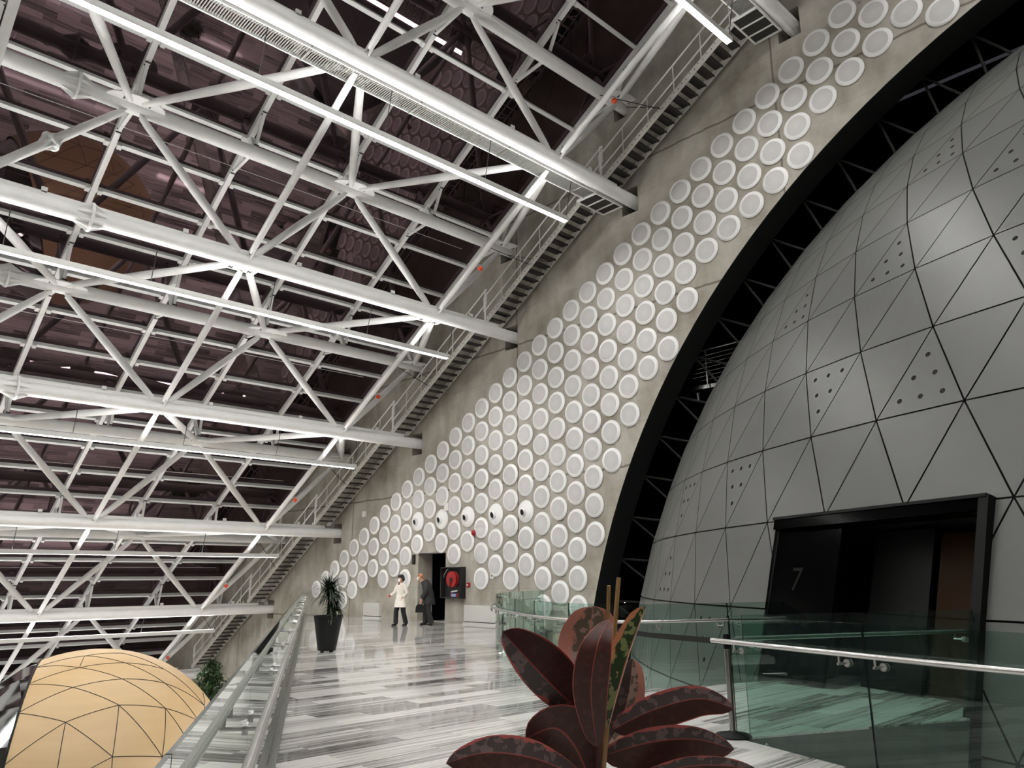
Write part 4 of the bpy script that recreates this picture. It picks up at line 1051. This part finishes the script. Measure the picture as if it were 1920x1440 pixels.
loft('belt', [(0, 0, 1.035, .172, .132, 0), (0, 0, 1.08, .17, .13, 0)], 'coat', wo)
MB().tube([(-.08, 0, 1.395), (-.155, 0, 1.365), (-.2, -.01, 1.3), (-.255, -.06, 1.12), (-.30, -.21, 1.015)], [.05, .075, .078, .064, .055], 12).build('sleeve', MT['coat'], wo, smooth=True, base=(0, 0, 0))
MB().tube([(.08, 0, 1.395), (.155, 0, 1.365), (.2, .01, 1.3), (.255, .06, 1.12), (.175, -.04, .97)], [.05, .075, .078, .066, .056], 12).build('sleeve', MT['coat'], wo, smooth=True, base=(0, 0, 0))
MB().add([(-.02, -.135, 1.12), (-.13, -.12, 1.36), (-.06, -.1, 1.45), (.0, -.12, 1.3)], [(0, 1, 2, 3)]).add([(.02, -.135, 1.12), (.13, -.12, 1.36), (.06, -.1, 1.45), (.0, -.122, 1.3)], [(0, 3, 2, 1)]).build('lapels', MT['coat'], wo, base=(0, 0, 0))
MB().sphere((-.0, -.085, 1.40), .05, 12, 8, (1, .6, 1.2)).build('scarf', MT['scarf'], wo, smooth=True, base=(0, 0, 0))
MB().tube([(-.305, -.225, 1.01), (-.325, -.27, .985)], [.034, .042], 10).build('glove_cuff', MT['glove'], wo, smooth=True, base=(0, 0, 0))
for q, (h, k, a) in enumerate((((.09, 0, .9), (.12, .03, .48), (.15, .14, .06)), ((-.09, 0, .9), (-.11, -.1, .48), (-.12, -.1, .06)))):
    MB().tube([h, k, a], [.105, .085, .085], 14).build('trouser_leg', MT['dark'], wo, smooth=True, base=(0, 0, 0))
for (x, y0, y1) in ((.155, .16, -.03), (-.125, -.06, -.28)):
    b = MB().tube([(x, y0, .045), (x, (y0 + y1) / 2, .042), (x - .005, y1 + .03, .03), (x - .005, y1, .022)], [.04, .046, .034, .012], 12); b.build('shoe', MT['shoe'], wo, smooth=True, base=(0, 0, 0))
# man in the dark overcoat, stooping, seen from the side
mo = thing('person', (-3.66, -1.42, 0), 'stooping person in charcoal overcoat and white mask in front of the dark doorway', 'person', 'two people by the doorway')
mo.rotation_euler = (0, 0, math.radians(-40))
J = {'pel': (0, .06, .95, (.15, .12)), 'sp': (0, .05, 1.18, (.15, .12)), 'ch': (0, -.03, 1.38, (.17, .12)), 'nk': (0, -.16, 1.5, .06), 'hd0': (0, -.22, 1.56, (.07, .075)), 'hd1': (0, -.25, 1.63, (.082, .095)), 'hd2': (0, -.24, 1.69, (.065, .075)),
     'ns0': (0, -.345, 1.61, .019), 'erL': (.086, -.235, 1.62, .017), 'erR': (-.086, -.235, 1.62, .017),
     'sL': (.17, -.03, 1.4, .04), 'eL': (.25, -.02, 1.12, .046), 'wL': (.22, -.16, .88, .032), 'sR': (-.17, -.03, 1.4, .04), 'eR': (-.25, -.02, 1.12, .046), 'wR': (-.22, -.2, .9, .032),
     'hL': (.1, .06, .9, .09), 'kL': (.11, .08, .48, .062), 'aL': (.12, .2, .09, .045), 'fL': (.13, .08, .035, .037), 'hR': (-.1, .06, .9, .09), 'kR': (-.11, -.03, .48, .062), 'aR': (-.11, -.02, .09, .045), 'fR': (-.12, -.15, .035, .037)}
E = [('pel', 'sp'), ('sp', 'ch'), ('ch', 'nk'), ('nk', 'hd0'), ('hd0', 'hd1'), ('hd1', 'hd2'), ('hd1', 'ns0'), ('hd1', 'erL'), ('hd1', 'erR'), ('ch', 'sL'), ('sL', 'eL'), ('eL', 'wL'), ('ch', 'sR'), ('sR', 'eR'), ('eR', 'wR'),
     ('pel', 'hL'), ('hL', 'kL'), ('kL', 'aL'), ('aL', 'fL'), ('pel', 'hR'), ('hR', 'kR'), ('kR', 'aR'), ('aR', 'fR')]
fingers(J, E, 'wR', (0, -.2, -1), (0, -1, .2), 'R'); fingers(J, E, 'wL', (0, -.2, -1), (0, -1, .2), 'L')
skinned('body', J, E, 'skin', mo)
head(mo, (0, -.25, 1.625), (0, -1, 0), 'hair2')
b = MB()
for (dx, dy, dz, r) in ((0, -.21, 1.69, .08), (.045, -.2, 1.67, .065), (-.045, -.2, 1.67, .065), (0, -.16, 1.64, .075), (.0, -.27, 1.705, .06)): b.sphere((dx, dy, dz), r, 14, 9)
b.build('hair', MT['hair2'], mo, smooth=True, base=(0, 0, 0))
loft('coat', [(0, .09, .72, .24, .23, -.02), (0, .08, .9, .225, .21, 0), (0, .07, 1.05, .215, .19, 0), (0, .04, 1.22, .215, .175, .02), (0, 0, 1.36, .215, .16, .05), (0, -.06, 1.46, .17, .13, .07), (0, -.12, 1.52, .1, .09, .06)], 'suit', mo)
MB().tube([(.1, -.04, 1.45), (.18, -.03, 1.42), (.24, -.03, 1.33), (.27, -.02, 1.13), (.225, -.15, .91)], [.06, .095, .095, .08, .064], 12).build('sleeve', MT['suit'], mo, smooth=True, base=(0, 0, 0))
MB().tube([(-.1, -.04, 1.45), (-.18, -.03, 1.42), (-.24, -.03, 1.33), (-.27, -.02, 1.13), (-.225, -.19, .93)], [.06, .095, .095, .08, .064], 12).build('sleeve', MT['suit'], mo, smooth=True, base=(0, 0, 0))
for (h, k, a) in (((.1, .06, .9), (.11, .08, .48), (.12, .2, .06)), ((-.1, .06, .9), (-.11, -.03, .48), (-.11, -.02, .06))):
    MB().tube([h, k, a], [.115, .095, .095], 14).build('trouser_leg', MT['dark'], mo, smooth=True, base=(0, 0, 0))
for (x, y0, y1) in ((.125, .24, .02), (-.115, .02, -.22)):
    MB().tube([(x, y0, .045), (x, (y0 + y1) / 2, .042), (x, y1 + .03, .03), (x, y1, .022)], [.042, .05, .038, .014], 12).build('shoe', MT['shoe'], mo, smooth=True, base=(0, 0, 0))
# his bag
rm = Matrix.Rotation(math.radians(-40), 3, 'Z'); bc = V((-3.66, -1.42, 0)) + rm @ V((-.22, -.23, .56)); bx, by = rm @ V((0, -1, 0)), rm @ V((1, 0, 0))
bg = thing('handbag', tuple(bc), 'black handbag hanging from the hand of the stooping person', 'bag')
MB().prism([bc + bx * u + V((0, 0, w_)) - by * .05 for u, w_ in ((-.16, -.14), (.16, -.14), (.15, .06), (.09, .14), (-.09, .14), (-.15, .06))], by * .1).build('body', MT['bag'], bg)
MB().tube([bc + bx * -.08 + V((0, 0, .12)), bc + bx * -.06 + V((0, 0, .24)), bc + bx * .0 + V((0, 0, .275)), bc + bx * .06 + V((0, 0, .24)), bc + bx * .08 + V((0, 0, .12))], .011, 8).build('handle', MT['bag'], bg, smooth=True)
MB().box(bc - by * .055 + V((0, 0, .03)), (.035, .012, .035), bx, by).build('clasp', MT['chrome'], bg)

# ------------------------------------------------------------------ world and view
wd_ = bpy.data.worlds.new('night'); sc.world = wd_; wd_.use_nodes = True
wd_.node_tree.nodes['Background'].inputs[0].default_value = (.010, .010, .012, 1); wd_.node_tree.nodes['Background'].inputs[1].default_value = 1
vs = sc.view_settings; vs.view_transform = 'Standard'; vs.look = 'None'; vs.gamma = 1; vs.exposure = 1.62; vs.use_curve_mapping = False
sc.cycles.use_denoising = True
sc.cycles.max_bounces = 9; sc.cycles.diffuse_bounces = 4; sc.cycles.glossy_bounces = 5; sc.cycles.transparent_max_bounces = 16; sc.cycles.caustics_reflective = False; sc.cycles.caustics_refractive = False
sc.cycles.sample_clamp_indirect = 4
